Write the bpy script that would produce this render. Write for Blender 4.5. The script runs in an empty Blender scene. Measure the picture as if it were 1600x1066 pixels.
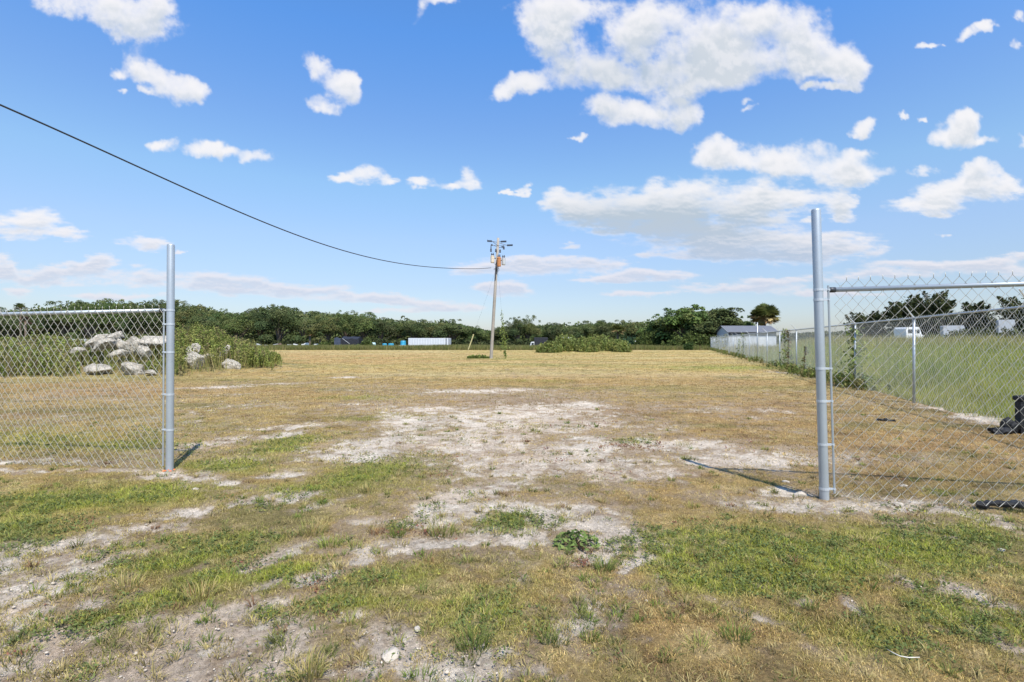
import bpy, math, random
import numpy as np
from mathutils import Vector, Matrix
R = math.radians
scene = bpy.context.scene
C = scene.collection
rng = np.random.default_rng(7)
random.seed(7)

# ------------------------------------------------------------------ camera
F = 800.0; HZ = 533.0; CH = 1.5       # focal length and horizon (1600 px wide photo), eye height
cam = bpy.data.cameras.new('camera'); cam.sensor_width = 36; cam.lens = 18.0
cam.clip_start = 0.05; cam.clip_end = 6000
camo = bpy.data.objects.new('camera', cam); C.objects.link(camo)
camo.location = (0, 0, CH); camo.rotation_euler = (R(90), 0, 0)
scene.camera = camo
scene.render.resolution_x = 1024; scene.render.resolution_y = 682

# ------------------------------------------------------------------ sun
SUN_EL = 57.0; SUN_AZ = 158.0          # azimuth clockwise from +Y
sd = Vector((math.sin(R(SUN_AZ)) * math.cos(R(SUN_EL)), math.cos(R(SUN_AZ)) * math.cos(R(SUN_EL)), math.sin(R(SUN_EL))))
sl = bpy.data.lights.new('sun', 'SUN'); sl.energy = 5.0; sl.angle = R(0.53); sl.color = (1.0, 0.93, 0.81)
so = bpy.data.objects.new('sun', sl); C.objects.link(so)
so.rotation_euler = sd.to_track_quat('Z', 'Y').to_euler()

# ------------------------------------------------------------------ sky
world = bpy.data.worlds.new('World'); scene.world = world; world.use_nodes = True
wt = world.node_tree; wt.nodes.clear()
WN = wt.nodes; WL = wt.links
SKY_STRENGTH = 0.135
# clouds: centre x, centre y, half width, half height (photo pixels turned into directions), tilt
CL = [
 (150,8,105,30,-12),(215,38,62,28,-10),(235,20,45,35,0),
 (225,108,34,24,-35),(262,128,46,22,-38),(293,143,28,18,-10),(185,112,18,12,0),(190,146,11,5,0),(233,144,16,8,0),
 (492,106,24,20,-40),(525,132,38,26,-35),(508,162,30,12,-15),(552,125,16,16,0),
 (250,227,24,9,0),(315,234,38,11,0),(345,243,36,10,0),(405,245,34,12,0),
 (575,272,30,19,0),(545,283,32,8,0),(602,283,18,8,0),(735,280,22,18,-20),(708,291,26,8,0),(655,285,20,10,0),(810,300,9,7,30),(797,298,7,4,0),
 (657,14,15,24,-20),(690,2,30,8,0),
 (50,345,52,22,0),(25,355,48,20,0),(105,365,34,13,-14),(220,380,36,14,-6),(151,408,30,13,0),(140,414,34,8,0),(6,415,20,22,0),(10,425,28,14,0),(288,392,14,3,0),(30,456,22,8,0),
 (110,425,80,10,0),(215,432,110,15,0),(345,440,70,14,0),(400,452,100,14,-3),(480,452,60,10,0),(545,465,90,9,0),(620,470,90,9,-4),(700,482,60,8,0),(640,487,90,5,0),(180,463,90,6,0),(60,440,60,7,0),
 (850,20,48,45,0),(880,70,48,38,-20),(900,112,66,26,8),(820,128,46,18,20),(795,148,22,11,-10),(905,15,60,22,0),(970,125,60,24,0),
 (1060,55,95,62,0),(1000,40,50,42,0),(1140,65,95,55,0),(1215,45,80,42,0),(1090,110,120,26,0),(1230,95,90,26,0),(1290,85,48,26,0),(1325,108,32,24,-35),(1305,135,34,8,0),(1060,140,40,22,0),(1030,120,44,30,0),
 (935,172,44,20,-5),(1000,183,68,21,-3),(1062,184,34,16,0),(1050,160,26,14,0),(906,213,9,7,0),
 (1160,160,16,6,0),(1163,174,20,6,0),(1357,192,26,12,15),(1346,203,15,8,0),(1410,188,10,4,0),(1437,190,7,5,0),
 (1500,188,26,18,0),(1490,208,36,18,0),(1530,216,34,8,0),(1592,224,16,10,0),(1262,130,13,6,0),
 (1505,55,24,8,15),(1538,38,14,11,30),(1455,73,18,5,0),(1588,22,14,7,0),(1584,66,10,10,0),
 (1120,238,36,24,0),(1165,245,60,24,0),(1210,258,80,18,0),(1262,238,40,22,0),(1300,262,70,26,0),(1340,278,55,18,10),(1345,240,28,12,0),
 (1500,300,75,24,6),(1440,318,54,15,8),(1545,290,55,20,-3),(1445,268,26,9,0),(1530,264,26,18,0),(1470,322,40,13,0),
 (888,322,44,26,0),(950,330,80,32,0),(1020,325,95,38,0),(1090,318,90,36,0),(1170,322,100,36,0),(1060,355,130,24,-4),(1245,308,70,20,0),(1310,320,24,16,0),(1260,346,8,4,0),
 (1130,385,120,22,-3),(1210,380,110,26,0),(1300,382,72,22,0),(1340,390,46,10,-5),(1180,400,130,14,0),(1320,340,20,8,0),
 (800,420,90,13,0),(870,412,110,12,0),(950,414,40,7,0),(1010,430,75,11,-3),(940,436,70,6,0),(1015,398,26,6,0),
 (795,453,38,12,0),(770,448,26,8,0),(885,385,12,6,0),(1475,75,5,3,0),
 (1460,415,100,10,0),(1550,420,80,12,0),(1590,402,50,8,0),(1380,428,90,8,0),(1475,368,16,4,0),(1230,438,90,7,0),(1010,458,70,5,0),(1140,450,110,7,0),(1300,460,100,6,0),
]
def wn(t, **k):
    n = WN.new(t)
    for a, b in k.items(): setattr(n, a, b)
    return n
tc = wn('ShaderNodeTexCoord'); sep = wn('ShaderNodeSeparateXYZ'); WL.new(tc.outputs['Generated'], sep.inputs[0])
def wmath(op, a, b=None, c=None, clamp=False):
    n = wn('ShaderNodeMath', operation=op, use_clamp=clamp)
    for i, s in enumerate((a, b, c)):
        if s is None: continue
        if isinstance(s, (int, float)): n.inputs[i].default_value = s
        else: WL.new(s, n.inputs[i])
    return n.outputs[0]
def wramp(v, a, b, c=0.0, d=1.0):
    n = wn('ShaderNodeMapRange', interpolation_type='SMOOTHSTEP'); WL.new(v, n.inputs[0])
    for i, q in enumerate((a, b, c, d)): n.inputs[i + 1].default_value = q
    return n.outputs[0]
sky = wn('ShaderNodeTexSky'); sky.sky_type = 'NISHITA'; sky.sun_disc = False
sky.sun_elevation = R(SUN_EL); sky.sun_rotation = R(SUN_AZ)
sky.air_density = 1.0; sky.dust_density = 0.6; sky.ozone_density = 1.6; sky.altitude = 10
tint = wn('ShaderNodeMix', data_type='RGBA', blend_type='MULTIPLY'); tint.inputs[0].default_value = 1
rp = wn('ShaderNodeValToRGB'); WL.new(sep.outputs[2], rp.inputs[0]); cr_ = rp.color_ramp   # tint against elevation: deeper blue overhead
ST = [(0.0, (.60, .63, .78)), (.103, (.73, .73, .81)), (.188, (.89, .90, .97)), (.28, (.93, 1.07, 1.11)), (.384, (.82, 1.05, 1.27)), (.51, (.64, 1.08, 1.50)), (1.0, (.58, 1.0, 1.45))]
for i, (p_, c__) in enumerate(ST):
    e_ = cr_.elements[i] if i < 2 else cr_.elements.new(p_)
    e_.position = p_
    e_.color = (c__[0] / 1.6, c__[1] / 1.6, c__[2] / 1.6, 1)
for e_ in cr_.elements:
    q_ = min(ST, key=lambda t: abs(t[0] - e_.position))[1]; e_.color = (q_[0] / 1.6, q_[1] / 1.6, q_[2] / 1.6, 1)
s16 = wn('ShaderNodeVectorMath', operation='SCALE'); s16.inputs['Scale'].default_value = 1.6; WL.new(rp.outputs[0], s16.inputs[0])
WL.new(sky.outputs[0], tint.inputs[6]); WL.new(s16.outputs[0], tint.inputs[7])
bg = wn('ShaderNodeBackground'); bg.inputs[1].default_value = SKY_STRENGTH; WL.new(tint.outputs[2], bg.inputs[0])
wo = wn('ShaderNodeOutputWorld'); WL.new(bg.outputs[0], wo.inputs[0])

# ------------------------------------------------------------------ exposure
scene.view_settings.view_transform = 'Standard'; scene.view_settings.look = 'None'
scene.view_settings.gamma = 1; scene.view_settings.exposure = 0.40; scene.view_settings.use_curve_mapping = False

# ================================================================== helpers
def tag(o, label=None, cat=None, group=None, kind=None):
    if label: o['label'] = label
    if cat: o['category'] = cat
    if group: o['group'] = group
    if kind: o['kind'] = kind
    return o
def thing(name, label, cat, loc=(0, 0, 0), rz=0.0, group=None):
    o = bpy.data.objects.new(name, None); C.objects.link(o); o.empty_display_size = 0.2
    o.location = loc; o.rotation_euler = (0, 0, rz)
    return tag(o, label, cat, group)
def at(px, D, z=None, py=None):
    X = (px - 800) / F * D
    Z = z if z is not None else (CH + (HZ - py) / F * D if py is not None else 0.0)
    return Vector((X, D, Z))
class MB:
    """collects polygons (python lists) and links them as one mesh object"""
    def __init__(s): s.v = []; s.f = []
    def add(s, V, Fc):
        b = len(s.v); s.v += [tuple(p) for p in V]; s.f += [tuple(i + b for i in f) for f in Fc]; return s
    def box(s, x0, x1, y0, y1, z0, z1, M=None, bev=0.0):
        if bev > 0:
            V = []; 
            for z, i in ((z0, bev), (z0 + bev, 0), (z1 - bev, 0), (z1, bev)):
                for (xa, ya) in ((x0 + i, y0 + i), (x1 - i, y0 + i), (x1 - i, y1 - i), (x0 + i, y1 - i)): V.append((xa, ya, z))
            Fc = [(3, 2, 1, 0), (12, 13, 14, 15)]
            for k in range(3):
                for j in range(4): Fc.append((k * 4 + j, k * 4 + (j + 1) % 4, k * 4 + 4 + (j + 1) % 4, k * 4 + 4 + j))
        else:
            V = [(x0, y0, z0), (x1, y0, z0), (x1, y1, z0), (x0, y1, z0), (x0, y0, z1), (x1, y0, z1), (x1, y1, z1), (x0, y1, z1)]
            Fc = [(0, 3, 2, 1), (4, 5, 6, 7), (0, 1, 5, 4), (1, 2, 6, 5), (2, 3, 7, 6), (3, 0, 4, 7)]
        if M is not None: V = [M @ Vector(p) for p in V]
        return s.add(V, Fc)
    def tube(s, pts, rad, n=8, caps=True):
        pts = [Vector(p) for p in pts]; m = len(pts)
        if isinstance(rad, (int, float)): rad = [rad] * m
        V = []; up0 = None
        for i, p in enumerate(pts):
            d = (pts[min(i + 1, m - 1)] - pts[max(i - 1, 0)]).normalized()
            if up0 is None:
                up0 = Vector((0, 0, 1)) if abs(d.z) < 0.9 else Vector((1, 0, 0))
            a = d.cross(up0).normalized(); b = a.cross(d).normalized(); up0 = b
            for k in range(n):
                t = 2 * math.pi * k / n; V.append(p + (a * math.cos(t) + b * math.sin(t)) * rad[i])
        Fc = []
        for i in range(m - 1):
            for k in range(n): Fc.append((i * n + k, i * n + (k + 1) % n, (i + 1) * n + (k + 1) % n, (i + 1) * n + k))
        if caps: Fc.append(tuple(range(n))[::-1]); Fc.append(tuple((m - 1) * n + k for k in range(n)))
        return s.add(V, Fc)
    def prism(s, prof, y0, y1, M=None):
        """profile in x,z extruded along y"""
        n = len(prof); V = [(x, y0, z) for x, z in prof] + [(x, y1, z) for x, z in prof]
        if M is not None: V = [M @ Vector(p) for p in V]
        Fc = [tuple(range(n)), tuple(range(2 * n - 1, n - 1, -1))] + [(i, i + n, (i + 1) % n + n, (i + 1) % n) for i in range(n)]
        return s.add(V, Fc)
    def build(s, name, m, parent=None, smooth=False):
        me = bpy.data.meshes.new(name); me.from_pydata(s.v, [], s.f); me.materials.append(m)
        if smooth: me.shade_smooth()
        me.validate(); me.update()
        o = bpy.data.objects.new(name, me); C.objects.link(o)
        if parent: o.parent = parent
        return o
def np_mesh(name, V, Fi, m, col=None, parent=None, smooth=False, link=True):
    V = np.ascontiguousarray(V, dtype=np.float32); Fi = np.ascontiguousarray(Fi, dtype=np.int32)
    k = Fi.shape[1]; me = bpy.data.meshes.new(name)
    me.vertices.add(len(V)); me.vertices.foreach_set('co', V.ravel())
    me.loops.add(Fi.size); me.loops.foreach_set('vertex_index', Fi.ravel())
    me.polygons.add(len(Fi)); me.polygons.foreach_set('loop_start', np.arange(0, Fi.size, k, dtype=np.int32))
    if smooth: me.polygons.foreach_set('use_smooth', np.ones(len(Fi), dtype=bool))
    if col is not None:
        at_ = me.color_attributes.new('tone', 'FLOAT_COLOR', 'POINT')
        c4 = np.ones((len(V), 4), dtype=np.float32); c4[:, :3] = col; at_.data.foreach_set('color', c4.ravel())
    me.materials.append(m); me.update(calc_edges=True)
    o = bpy.data.objects.new(name, me)
    if link: C.objects.link(o)
    if parent: o.parent = parent
    return o
# value noise -----------------------------------------------------------
def _h(ix, iy, seed):
    n = (ix.astype(np.int64) * 374761393 + iy.astype(np.int64) * 668265263 + seed * 2147483647) & 0xffffffff
    n = ((n ^ (n >> 13)) * 1274126177) & 0xffffffff
    return ((n ^ (n >> 16)) & 0xffffff) / float(0xffffff)
def vnoise(x, y, seed=0):
    ix = np.floor(x); iy = np.floor(y); fx = x - ix; fy = y - iy
    fx = fx * fx * (3 - 2 * fx); fy = fy * fy * (3 - 2 * fy)
    a = _h(ix, iy, seed); b = _h(ix + 1, iy, seed); c = _h(ix, iy + 1, seed); d = _h(ix + 1, iy + 1, seed)
    return (a + (b - a) * fx) * (1 - fy) + (c + (d - c) * fx) * fy
def fbm(x, y, sc, octs=4, seed=0, rough=0.5):
    t = 0; a = 1; s = 0
    for o in range(octs):
        t = t + a * vnoise(x * sc + 17.3 * o, y * sc - 9.1 * o, seed + o * 13); s += a; a *= rough; sc *= 2.03
    return t / s
def sst(x, a, b):
    t = np.clip((x - a) / (b - a), 0, 1); return t * t * (3 - 2 * t)
def lerp(a, b, t): return a + (b - a) * t[..., None]

# ================================================================== materials
def mat(name, base=(.5, .5, .5), rough=.7, metal=0.0, noise=None, bump=None, attr=False, trans=0.0, spec=None):
    m = bpy.data.materials.new(name); m.use_nodes = True; nt = m.node_tree; N = nt.nodes; L = nt.links
    p = N['Principled BSDF']; p.inputs['Roughness'].default_value = rough; p.inputs['Metallic'].default_value = metal
    if spec is not None: p.inputs['Specular IOR Level'].default_value = spec
    tcn = N.new('ShaderNodeTexCoord')
    if attr:
        a = N.new('ShaderNodeAttribute'); a.attribute_name = 'tone'; src = a.outputs['Color']
    else:
        rgb = N.new('ShaderNodeRGB'); rgb.outputs[0].default_value = (*base, 1); src = rgb.outputs[0]
    if noise:
        for (sc, amt, det) in noise:
            t = N.new('ShaderNodeTexNoise'); t.inputs['Scale'].default_value = sc; t.inputs['Detail'].default_value = det; t.inputs['Roughness'].default_value = .65
            L.new(tcn.outputs['Object'], t.inputs['Vector'])
            mr = N.new('ShaderNodeMapRange'); mr.inputs[1].default_value = .25; mr.inputs[2].default_value = .75
            mr.inputs[3].default_value = 1 - amt; mr.inputs[4].default_value = 1 + amt; mr.clamp = False; L.new(t.outputs[0], mr.inputs[0])
            vm = N.new('ShaderNodeVectorMath'); vm.operation = 'SCALE'; L.new(src, vm.inputs[0]); L.new(mr.outputs[0], vm.inputs['Scale']); src = vm.outputs[0]
    L.new(src, p.inputs['Base Color'])
    if bump:
        last = None
        for (sc, dist, det) in bump:
            t = N.new('ShaderNodeTexNoise'); t.inputs['Scale'].default_value = sc; t.inputs['Detail'].default_value = det; t.inputs['Roughness'].default_value = .7
            L.new(tcn.outputs['Object'], t.inputs['Vector'])
            b = N.new('ShaderNodeBump'); b.inputs['Distance'].default_value = dist; b.inputs['Strength'].default_value = 1
            L.new(t.outputs[0], b.inputs['Height'])
            if last: L.new(last, b.inputs['Normal'])
            last = b.outputs[0]
        L.new(last, p.inputs['Normal'])
    if trans > 0:
        out = N['Material Output']; tl = N.new('ShaderNodeBsdfTranslucent'); L.new(src, tl.inputs[0])
        mx = N.new('ShaderNodeMixShader'); mx.inputs[0].default_value = trans
        L.new(p.outputs[0], mx.inputs[1]); L.new(tl.outputs[0], mx.inputs[2]); L.new(mx.outputs[0], out.inputs['Surface'])
    return m
M_ground = mat('ground_soil', attr=True, rough=.95, spec=.1, noise=[(2.4, .24, 10), (34, .42, 6), (240, .40, 3)], bump=[(22, .03, 7), (150, .009, 5)])
M_blade = mat('grass_blade', attr=True, rough=.85, spec=.06, trans=.28)
M_leaf = mat('leaf', attr=True, rough=.7, spec=.15, trans=.25)
M_bark = mat('bark', (.13, .10, .075), .95, noise=[(6, .3, 5)], bump=[(14, .04, 5)])
M_galv = mat('galvanised_steel', (.40, .44, .47), .42, .45, noise=[(5, .06, 4), (70, .05, 3)])
M_galvband = mat('galvanised_band', (.55, .59, .63), .4, .4, noise=[(40, .08, 3)])
M_wire = mat('galvanised_wire', (.52, .50, .44), .55, .15, noise=[(30, .12, 3)])
M_wire_far = mat('weathered_wire', (.50, .52, .50), .55, .2, noise=[(10, .12, 3)])
M_arm = mat('bright_steel_arm', (.72, .74, .75), .4, .3)
M_poleWood = mat('weathered_pole_wood', (.30, .27, .235), .9, noise=[(3, .15, 4), (25, .22, 5)], bump=[(18, .02, 4)])
M_darkmetal = mat('dark_metal', (.05, .055, .065), .5, .3, noise=[(15, .2, 3)])
M_insul = mat('insulator_rubber', (.05, .055, .075), .4)
M_rust = mat('rusty_tank', (.40, .17, .06), .8, noise=[(6, .3, 5)])
M_beige = mat('beige_tank', (.60, .53, .42), .6, noise=[(5, .15, 4)])
M_greytank = mat('grey_tank', (.42, .44, .46), .55, noise=[(5, .1, 4)])
M_cable = mat('cable_black', (.025, .028, .035), .5)
M_yellow = mat('guard_yellow_faded', (.45, .40, .20), .7, noise=[(6, .15, 3)])
M_rock = mat('limestone', (.54, .495, .42), .95, spec=.1, noise=[(1.6, .35, 7), (7, .40, 6), (30, .2, 4)], bump=[(3.5, .25, 7), (18, .06, 5)])
M_stone = mat('pale_stone', (.46, .41, .34), .95, spec=.15, noise=[(25, .2, 5)], bump=[(60, .008, 4)])
M_blackplastic = mat('black_plastic', (.008, .009, .011), .5, noise=[(8, .3, 4)], bump=[(30, .02, 5)])
M_white = mat('white_paint', (.74, .75, .76), .45, noise=[(2, .06, 4), (12, .04, 4)])
M_offwhite = mat('ribbed_white_siding', (.52, .54, .58), .5, noise=[(1.5, .08, 4)])
M_glass = mat('dark_glass', (.03, .04, .05), .12)
M_tyre = mat('tyre_rubber', (.02, .02, .022), .85)
M_chrome = mat('rim_metal', (.5, .5, .5), .35, .6)
M_tarp = mat('black_tarp', (.014, .015, .022), .6, noise=[(2, .3, 4)], bump=[(3, .08, 4)])
M_tarpgable = mat('blue_grey_tarp', (.075, .09, .13), .6, noise=[(2, .35, 4)])
M_roof = mat('metal_roof', (.155, .162, .178), .5, .1, noise=[(1, .08, 3)])
M_sidingwall = mat('pale_siding', (.58, .61, .66), .6, noise=[(1.2, .06, 4)])
M_eave_shade = mat('painted_eave_shade', (.11, .12, .15), .7)  # dark grey standing in for the shade below the shed eave
M_cyan = mat('blue_drum', (.03, .26, .40), .5, noise=[(3, .2, 3)])
M_palecyan = mat('pale_tank', (.50, .68, .70), .5, noise=[(3, .12, 3)])
M_orange = mat('orange_plastic', (.75, .18, .04), .5)
M_whiteplastic = mat('white_plastic', (.58, .55, .48), .5)
M_red = mat('brick_brown_junk', (.20, .12, .10), .8, noise=[(4, .3, 4)])
M_greenpaint = mat('dark_green_paint', (.04, .10, .06), .6)

# ================================================================== terrain
SF_A, SF_B = 5.68, 0.327                       # side fence: X = A + B * Y
def gz(X, Y):
    X = np.asarray(X, dtype=float); Y = np.asarray(Y, dtype=float)
    z = 0.03 * (fbm(X, Y, .25, 2, 51) - .5) + 0.022 * (fbm(X, Y, 1.6, 3, 52) - .5)
    z = z - 0.020 * sst(Y, 3, 6) * 0
    # rubble mound on the left
    dx = (X + 19.0); dy = (Y - 27.5)
    z = z + 0.95 * np.exp(-(dx / 5.2) ** 2 - (dy / 4.2) ** 2) + .35 * np.exp(-((X + 25) / 6) ** 2 - ((Y - 27) / 4) ** 2)
    # low heap under the thicket in the middle distance
    z = z + 0.55 * np.exp(-((X - 9.3) / 5.0) ** 2 - ((Y - 70) / 3.5) ** 2)
    # field beyond the side fence rises gently
    r = X / np.maximum(Y, 1)
    z = z + 1.15 * sst(Y, 24, 62) * sst(r, .50, .62) * (1 - sst(Y, 300, 500))
    # lower ground behind the rough grass
    z = z - 1.2 * sst(Y, 108, 118) * (1 - sst(r, .40, .50))
    return z
def blobs(px, py, L):
    o = np.zeros_like(px)
    for b in L:
        cx, cy, rx, ry, a = b[:5]; s = b[5] if len(b) > 5 else 1.0
        ca, sa = math.cos(R(a)), math.sin(R(a)); dx = px - cx; dy = -(py - cy)
        q = ((dx * ca + dy * sa) / rx) ** 2 + ((-dx * sa + dy * ca) / ry) ** 2
        o = np.maximum(o, s * np.exp(-q * .9))
    return o
BARE = [(800,655,130,18,0),(755,690,95,18,0),(900,700,70,18,0),(820,722,110,15,0),(640,665,70,14,4,.85),(600,695,90,14,6,.8),(560,712,60,9,3,.8),
 (1130,716,90,11,0),(1190,722,70,8,0,1),(1050,695,80,8,0,.7),(1000,738,70,9,0),(940,725,60,14,0,.8),(860,660,60,14,0,.9),
 (740,611,70,4,0,.6),(810,609,60,3.5,0,.65),(540,590,30,2.0,0,.7),(430,600,60,1.8,2,.55),(330,606,60,2,2,.6),(905,632,40,4,0,.7),(680,640,50,4,0,.6),(470,665,60,4,4,.6),
 (430,742,45,4,4,.9),(440,775,75,9,6,.95),(340,690,60,5,8,.8),(430,680,50,5,8,.7),(300,745,40,7,0,.9),(245,742,45,8,0,1),(350,755,25,4,0,.9),
 (740,770,80,12,14),(700,800,75,14,10),(660,850,110,13,4),(800,790,50,9,0,.9),(590,866,60,10,18),(500,893,45,10,20,1),(820,845,35,12,0),(560,815,60,6,5,.55),
 (925,800,45,14,-15,1),(950,835,55,22,-10),(930,868,45,13,10),(985,885,32,9,30,.9),(880,800,40,10,0,.6),
 (70,865,110,20,10,.9),(190,868,50,9,12,.9),(50,915,70,18,16,1),(150,942,28,9,10,.9),(120,905,90,12,12,.6),(415,878,60,9,24,.85),(490,790,40,5,10,.6),(290,800,90,8,6,.6),(250,820,80,8,5,.7),
 (30,1000,80,42,0,1.45),(50,1045,120,40,0,1.45),(350,1000,95,42,16,1.5),(270,1040,150,38,8,1.45),(445,1010,55,45,50,.85),(430,940,60,10,8,.85),(210,975,70,20,10,.6),(400,915,50,8,20,.5),
 (610,1010,70,38,10,.85),(690,1040,130,26,0,.85),(560,965,60,12,10,.6),(540,1050,100,22,0,.7),(770,1010,60,18,0,.55),
 (1265,790,100,9,-3,.95),(1230,770,50,7,0,.9),(1400,787,120,8,-2,.75),(1335,942,30,7,-35,.95),(1408,905,22,7,-20,.9),(1525,930,60,9,-18,.7),(1545,805,70,8,-22,.75),(1260,935,12,5,0,.7),
 (100,735,160,5,0,.6),(60,722,100,5,0,.5),(900,955,30,22,0,.6),(870,985,40,25,20,.55),(1000,1000,20,10,0,.3),(1180,965,30,8,0,.35),(1570,1000,60,14,-20,.3),
 (1545,655,80,7,-12,.72),(1480,640,60,5,-8,.6),(1240,584,70,3,-6,.6),(1330,597,50,3,-6,.55)]
GREEN = [(1200,875,190,45,-4),(1060,850,90,26,0,.9),(1140,905,120,24,0,.9),(1400,860,130,36,-8,.8),(1520,840,80,26,0,.6),(1500,960,140,30,-15,.55),(1330,980,120,30,-10,.6),
 (110,785,150,24,4,.95),(40,830,80,28,6,.95),(210,775,120,20,3,.9),(340,730,70,12,0,.9),(560,745,90,22,12,1),(470,765,110,14,10,.8),(290,870,150,16,12,.9),(330,845,110,16,6,.7),
 (440,895,70,22,12,1),(150,975,130,22,8,.9),(260,940,100,18,8,.8),(600,905,90,22,5,.75),(560,945,90,18,0,.8),(800,815,55,16,4,.95),(755,960,110,44,8,.6),(700,975,60,18,0,.7),(340,905,80,16,8,.8),
 (620,825,20,7,0,1),(400,960,50,14,10,.7),(80,690,140,14,0,.55),(200,695,90,10,0,.6),(1120,840,40,12,0,.6),(1460,770,60,5,0,.5),(640,650,60,5,0,.4),(450,690,60,10,8,.8),(420,705,60,8,6,.7),(560,622,80,4,0,.5),(840,595,120,4,0,.5),(1150,575,120,6,0,.45),(560,655,40,3,0,.5),
 (1080,950,110,30,0,.3),(200,855,70,9,10,.6),(1370,590,60,4,0,.7),(1260,583,50,6,0,.8),(990,690,50,6,0,.6)]
REDD = [(640,830,60,9,4,1),(820,628,130,10,0,.9),(950,645,150,14,0,.8),(900,885,32,10,0,1),(1000,695,90,10,0,.7),(700,740,60,8,0,.5),(780,905,80,22,10,.45),(1110,740,90,6,0,.6),(880,740,60,7,0,.6),(780,690,80,5,0,.6),(1250,640,200,14,0,.35),(180,955,80,12,8,.5),(540,830,90,10,6,.6),(1180,690,120,12,0,.3),(60,650,120,10,0,.5),(1400,745,160,12,0,.5),(300,650,120,8,0,.3)]
DRY = [(1200,660,220,50,0,.8),(1450,700,260,55,0,1),(600,640,200,20,0,.3),(120,612,160,12,0,.9),(1100,600,200,16,0,.5),(1040,770,130,26,0,.6),(1100,980,200,60,0,.45),(1000,930,120,30,0,.5),(760,735,40,12,10,.6),(300,1000,60,20,0,.3),(960,595,260,14,0,.4),(500,560,300,10,0,.6),(1240,980,120,50,0,.4),(1350,820,100,14,0,.5)]
WORN = [(800,705,400,70,0,.9),(640,840,300,70,10,1),(130,900,260,70,10,1),(300,1010,420,70,6,1),(330,700,200,30,4,.8),(900,830,160,60,0,.9),(1160,720,200,26,0,.9),(800,625,260,22,0,.8),(300,760,260,24,4,.8),(860,960,130,60,0,.7),(1310,790,260,18,-3,.9),(1450,920,180,30,-15,.5),(560,600,200,8,0,.5),(100,650,220,20,0,.5)]
def fields(X, Y):
    X = np.asarray(X, float); Y = np.asarray(Y, float)
    w = np.minimum(.35, .05 + .02 * np.abs(Y))
    Xw = X + w * 1.3 * (fbm(X, Y, 1.4, 4, 11) - .5) + w * .5 * (fbm(X, Y, 7, 3, 12) - .5)
    Yw = Y + w * 1.6 * (fbm(X, Y, 1.4, 4, 21) - .5) + w * .5 * (fbm(X, Y, 7, 3, 22) - .5)
    Yc = np.maximum(Yw, .4)
    px = 800 + F * Xw / Yc; py = HZ + F * CH / Yc
    fr = sst(Y, .8, 1.6)
    b = blobs(px, py, BARE) * fr; g = blobs(px, py, GREEN) * fr; r = blobs(px, py, REDD) * fr; d = blobs(px, py, DRY) * fr
    n1 = fbm(X, Y, .9, 5, 31, .6); n2 = fbm(X, Y, 4.0, 4, 32, .6); n3 = fbm(X, Y, .28, 4, 33, .55); n4 = fbm(X, Y, 14, 3, 35, .6)
    near = 1 - sst(Y, 10, 22)
    wz = blobs(px, py, WORN) * fr
    bare = b * 1.0 + .12 * wz + .75 * (n1 - .5) + .75 * (n2 - .5) + .75 * (n4 - .5) - .12 * g + .17 * near
    worn = sst(bare + .30 * wz + .35 * (n1 - .5), .12, .55) * (1 - sst(Y, 26, 40) * .8)
    bare = sst(bare, .36, .74)
    bare = bare * (1 - sst(Y, 26, 40) * .9)
    green = np.clip(g * 1.15 + .9 * (n1 - .5) + .7 * (n2 - .5) - .5 * d + .15 * near, 0, 1)
    red = np.clip(r * .9 + 1.1 * (fbm(X, Y, 1.7, 4, 41, .6) - .5) + .5 * (n4 - .5) - .05, 0, 1)
    return bare, green, red, d, n1, n2, n3, n4, worn
c_ = lambda *a: np.array(a)
STRAW = c_(.47, .33, .125); STRAW2 = c_(.40, .285, .105); OLIVE = c_(.27, .245, .080); LUSH = c_(.27, .31, .040); DKG = c_(.16, .185, .045)
TANO = c_(.43, .265, .115); REDB = c_(.20, .105, .060); D_W = c_(.54, .465, .375); D_G = c_(.36, .31, .25); D_T = c_(.38, .285, .20)
def veg_colour(X, Y, fl):
    bare, green, red, d, n1, n2, n3, n4, worn = fl
    far = sst(Y, 8, 18)
    col = lerp(lerp(np.broadcast_to(STRAW2, X.shape + (3,)), np.broadcast_to(STRAW, X.shape + (3,)), np.clip(n1 * 1.4 - .2, 0, 1)), np.broadcast_to(OLIVE, X.shape + (3,)), np.clip((1 - far) * .35 + 1.4 * (n2 - .45), 0, .85))
    # mowing bands and mottling in the distance
    band = fbm(X * .16, Y, .42, 4, 61, .6); col = lerp(col, np.broadcast_to(c_(.27, .26, .085), col.shape), far * np.clip(3.4 * (band - .47), 0, .85))
    band2 = fbm(X * .3, Y, .22, 4, 67, .6); col = lerp(col, np.broadcast_to(c_(.50, .39, .20), col.shape), far * np.clip(3.0 * (band2 - .52), 0, .7))
    col = lerp(col, np.broadcast_to(TANO, col.shape), np.clip(d * .8 + far * 1.2 * (n3 - .5), 0, .9))
    ck = fbm(X, Y, 3.2, 5, 66, .72); ck2 = fbm(X * .5, Y, 1.1, 4, 68, .65)
    col = lerp(col, np.broadcast_to(c_(.17, .115, .055), col.shape), np.clip(4.2 * (ck - .53), 0, .75) * (1 - .3 * far))
    col = lerp(col, np.broadcast_to(c_(.15, .15, .05), col.shape), np.clip(3.6 * (ck2 - .55), 0, .7))
    col = lerp(col, np.broadcast_to(c_(.56, .44, .22), col.shape), np.clip(4.5 * (.44 - ck), 0, .6))
    gcol = lerp(np.broadcast_to(LUSH, col.shape), np.broadcast_to(DKG, col.shape), np.clip(2.2 * (fbm(X, Y, 2.2, 4, 63) - .45), 0, 1))
    col = lerp(col, gcol, np.clip((green - .15) * 1.15, 0, .92))
    col = lerp(col, np.broadcast_to(REDB, col.shape), np.clip(red * 1.0 - .08, 0, .8))
    return col
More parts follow.
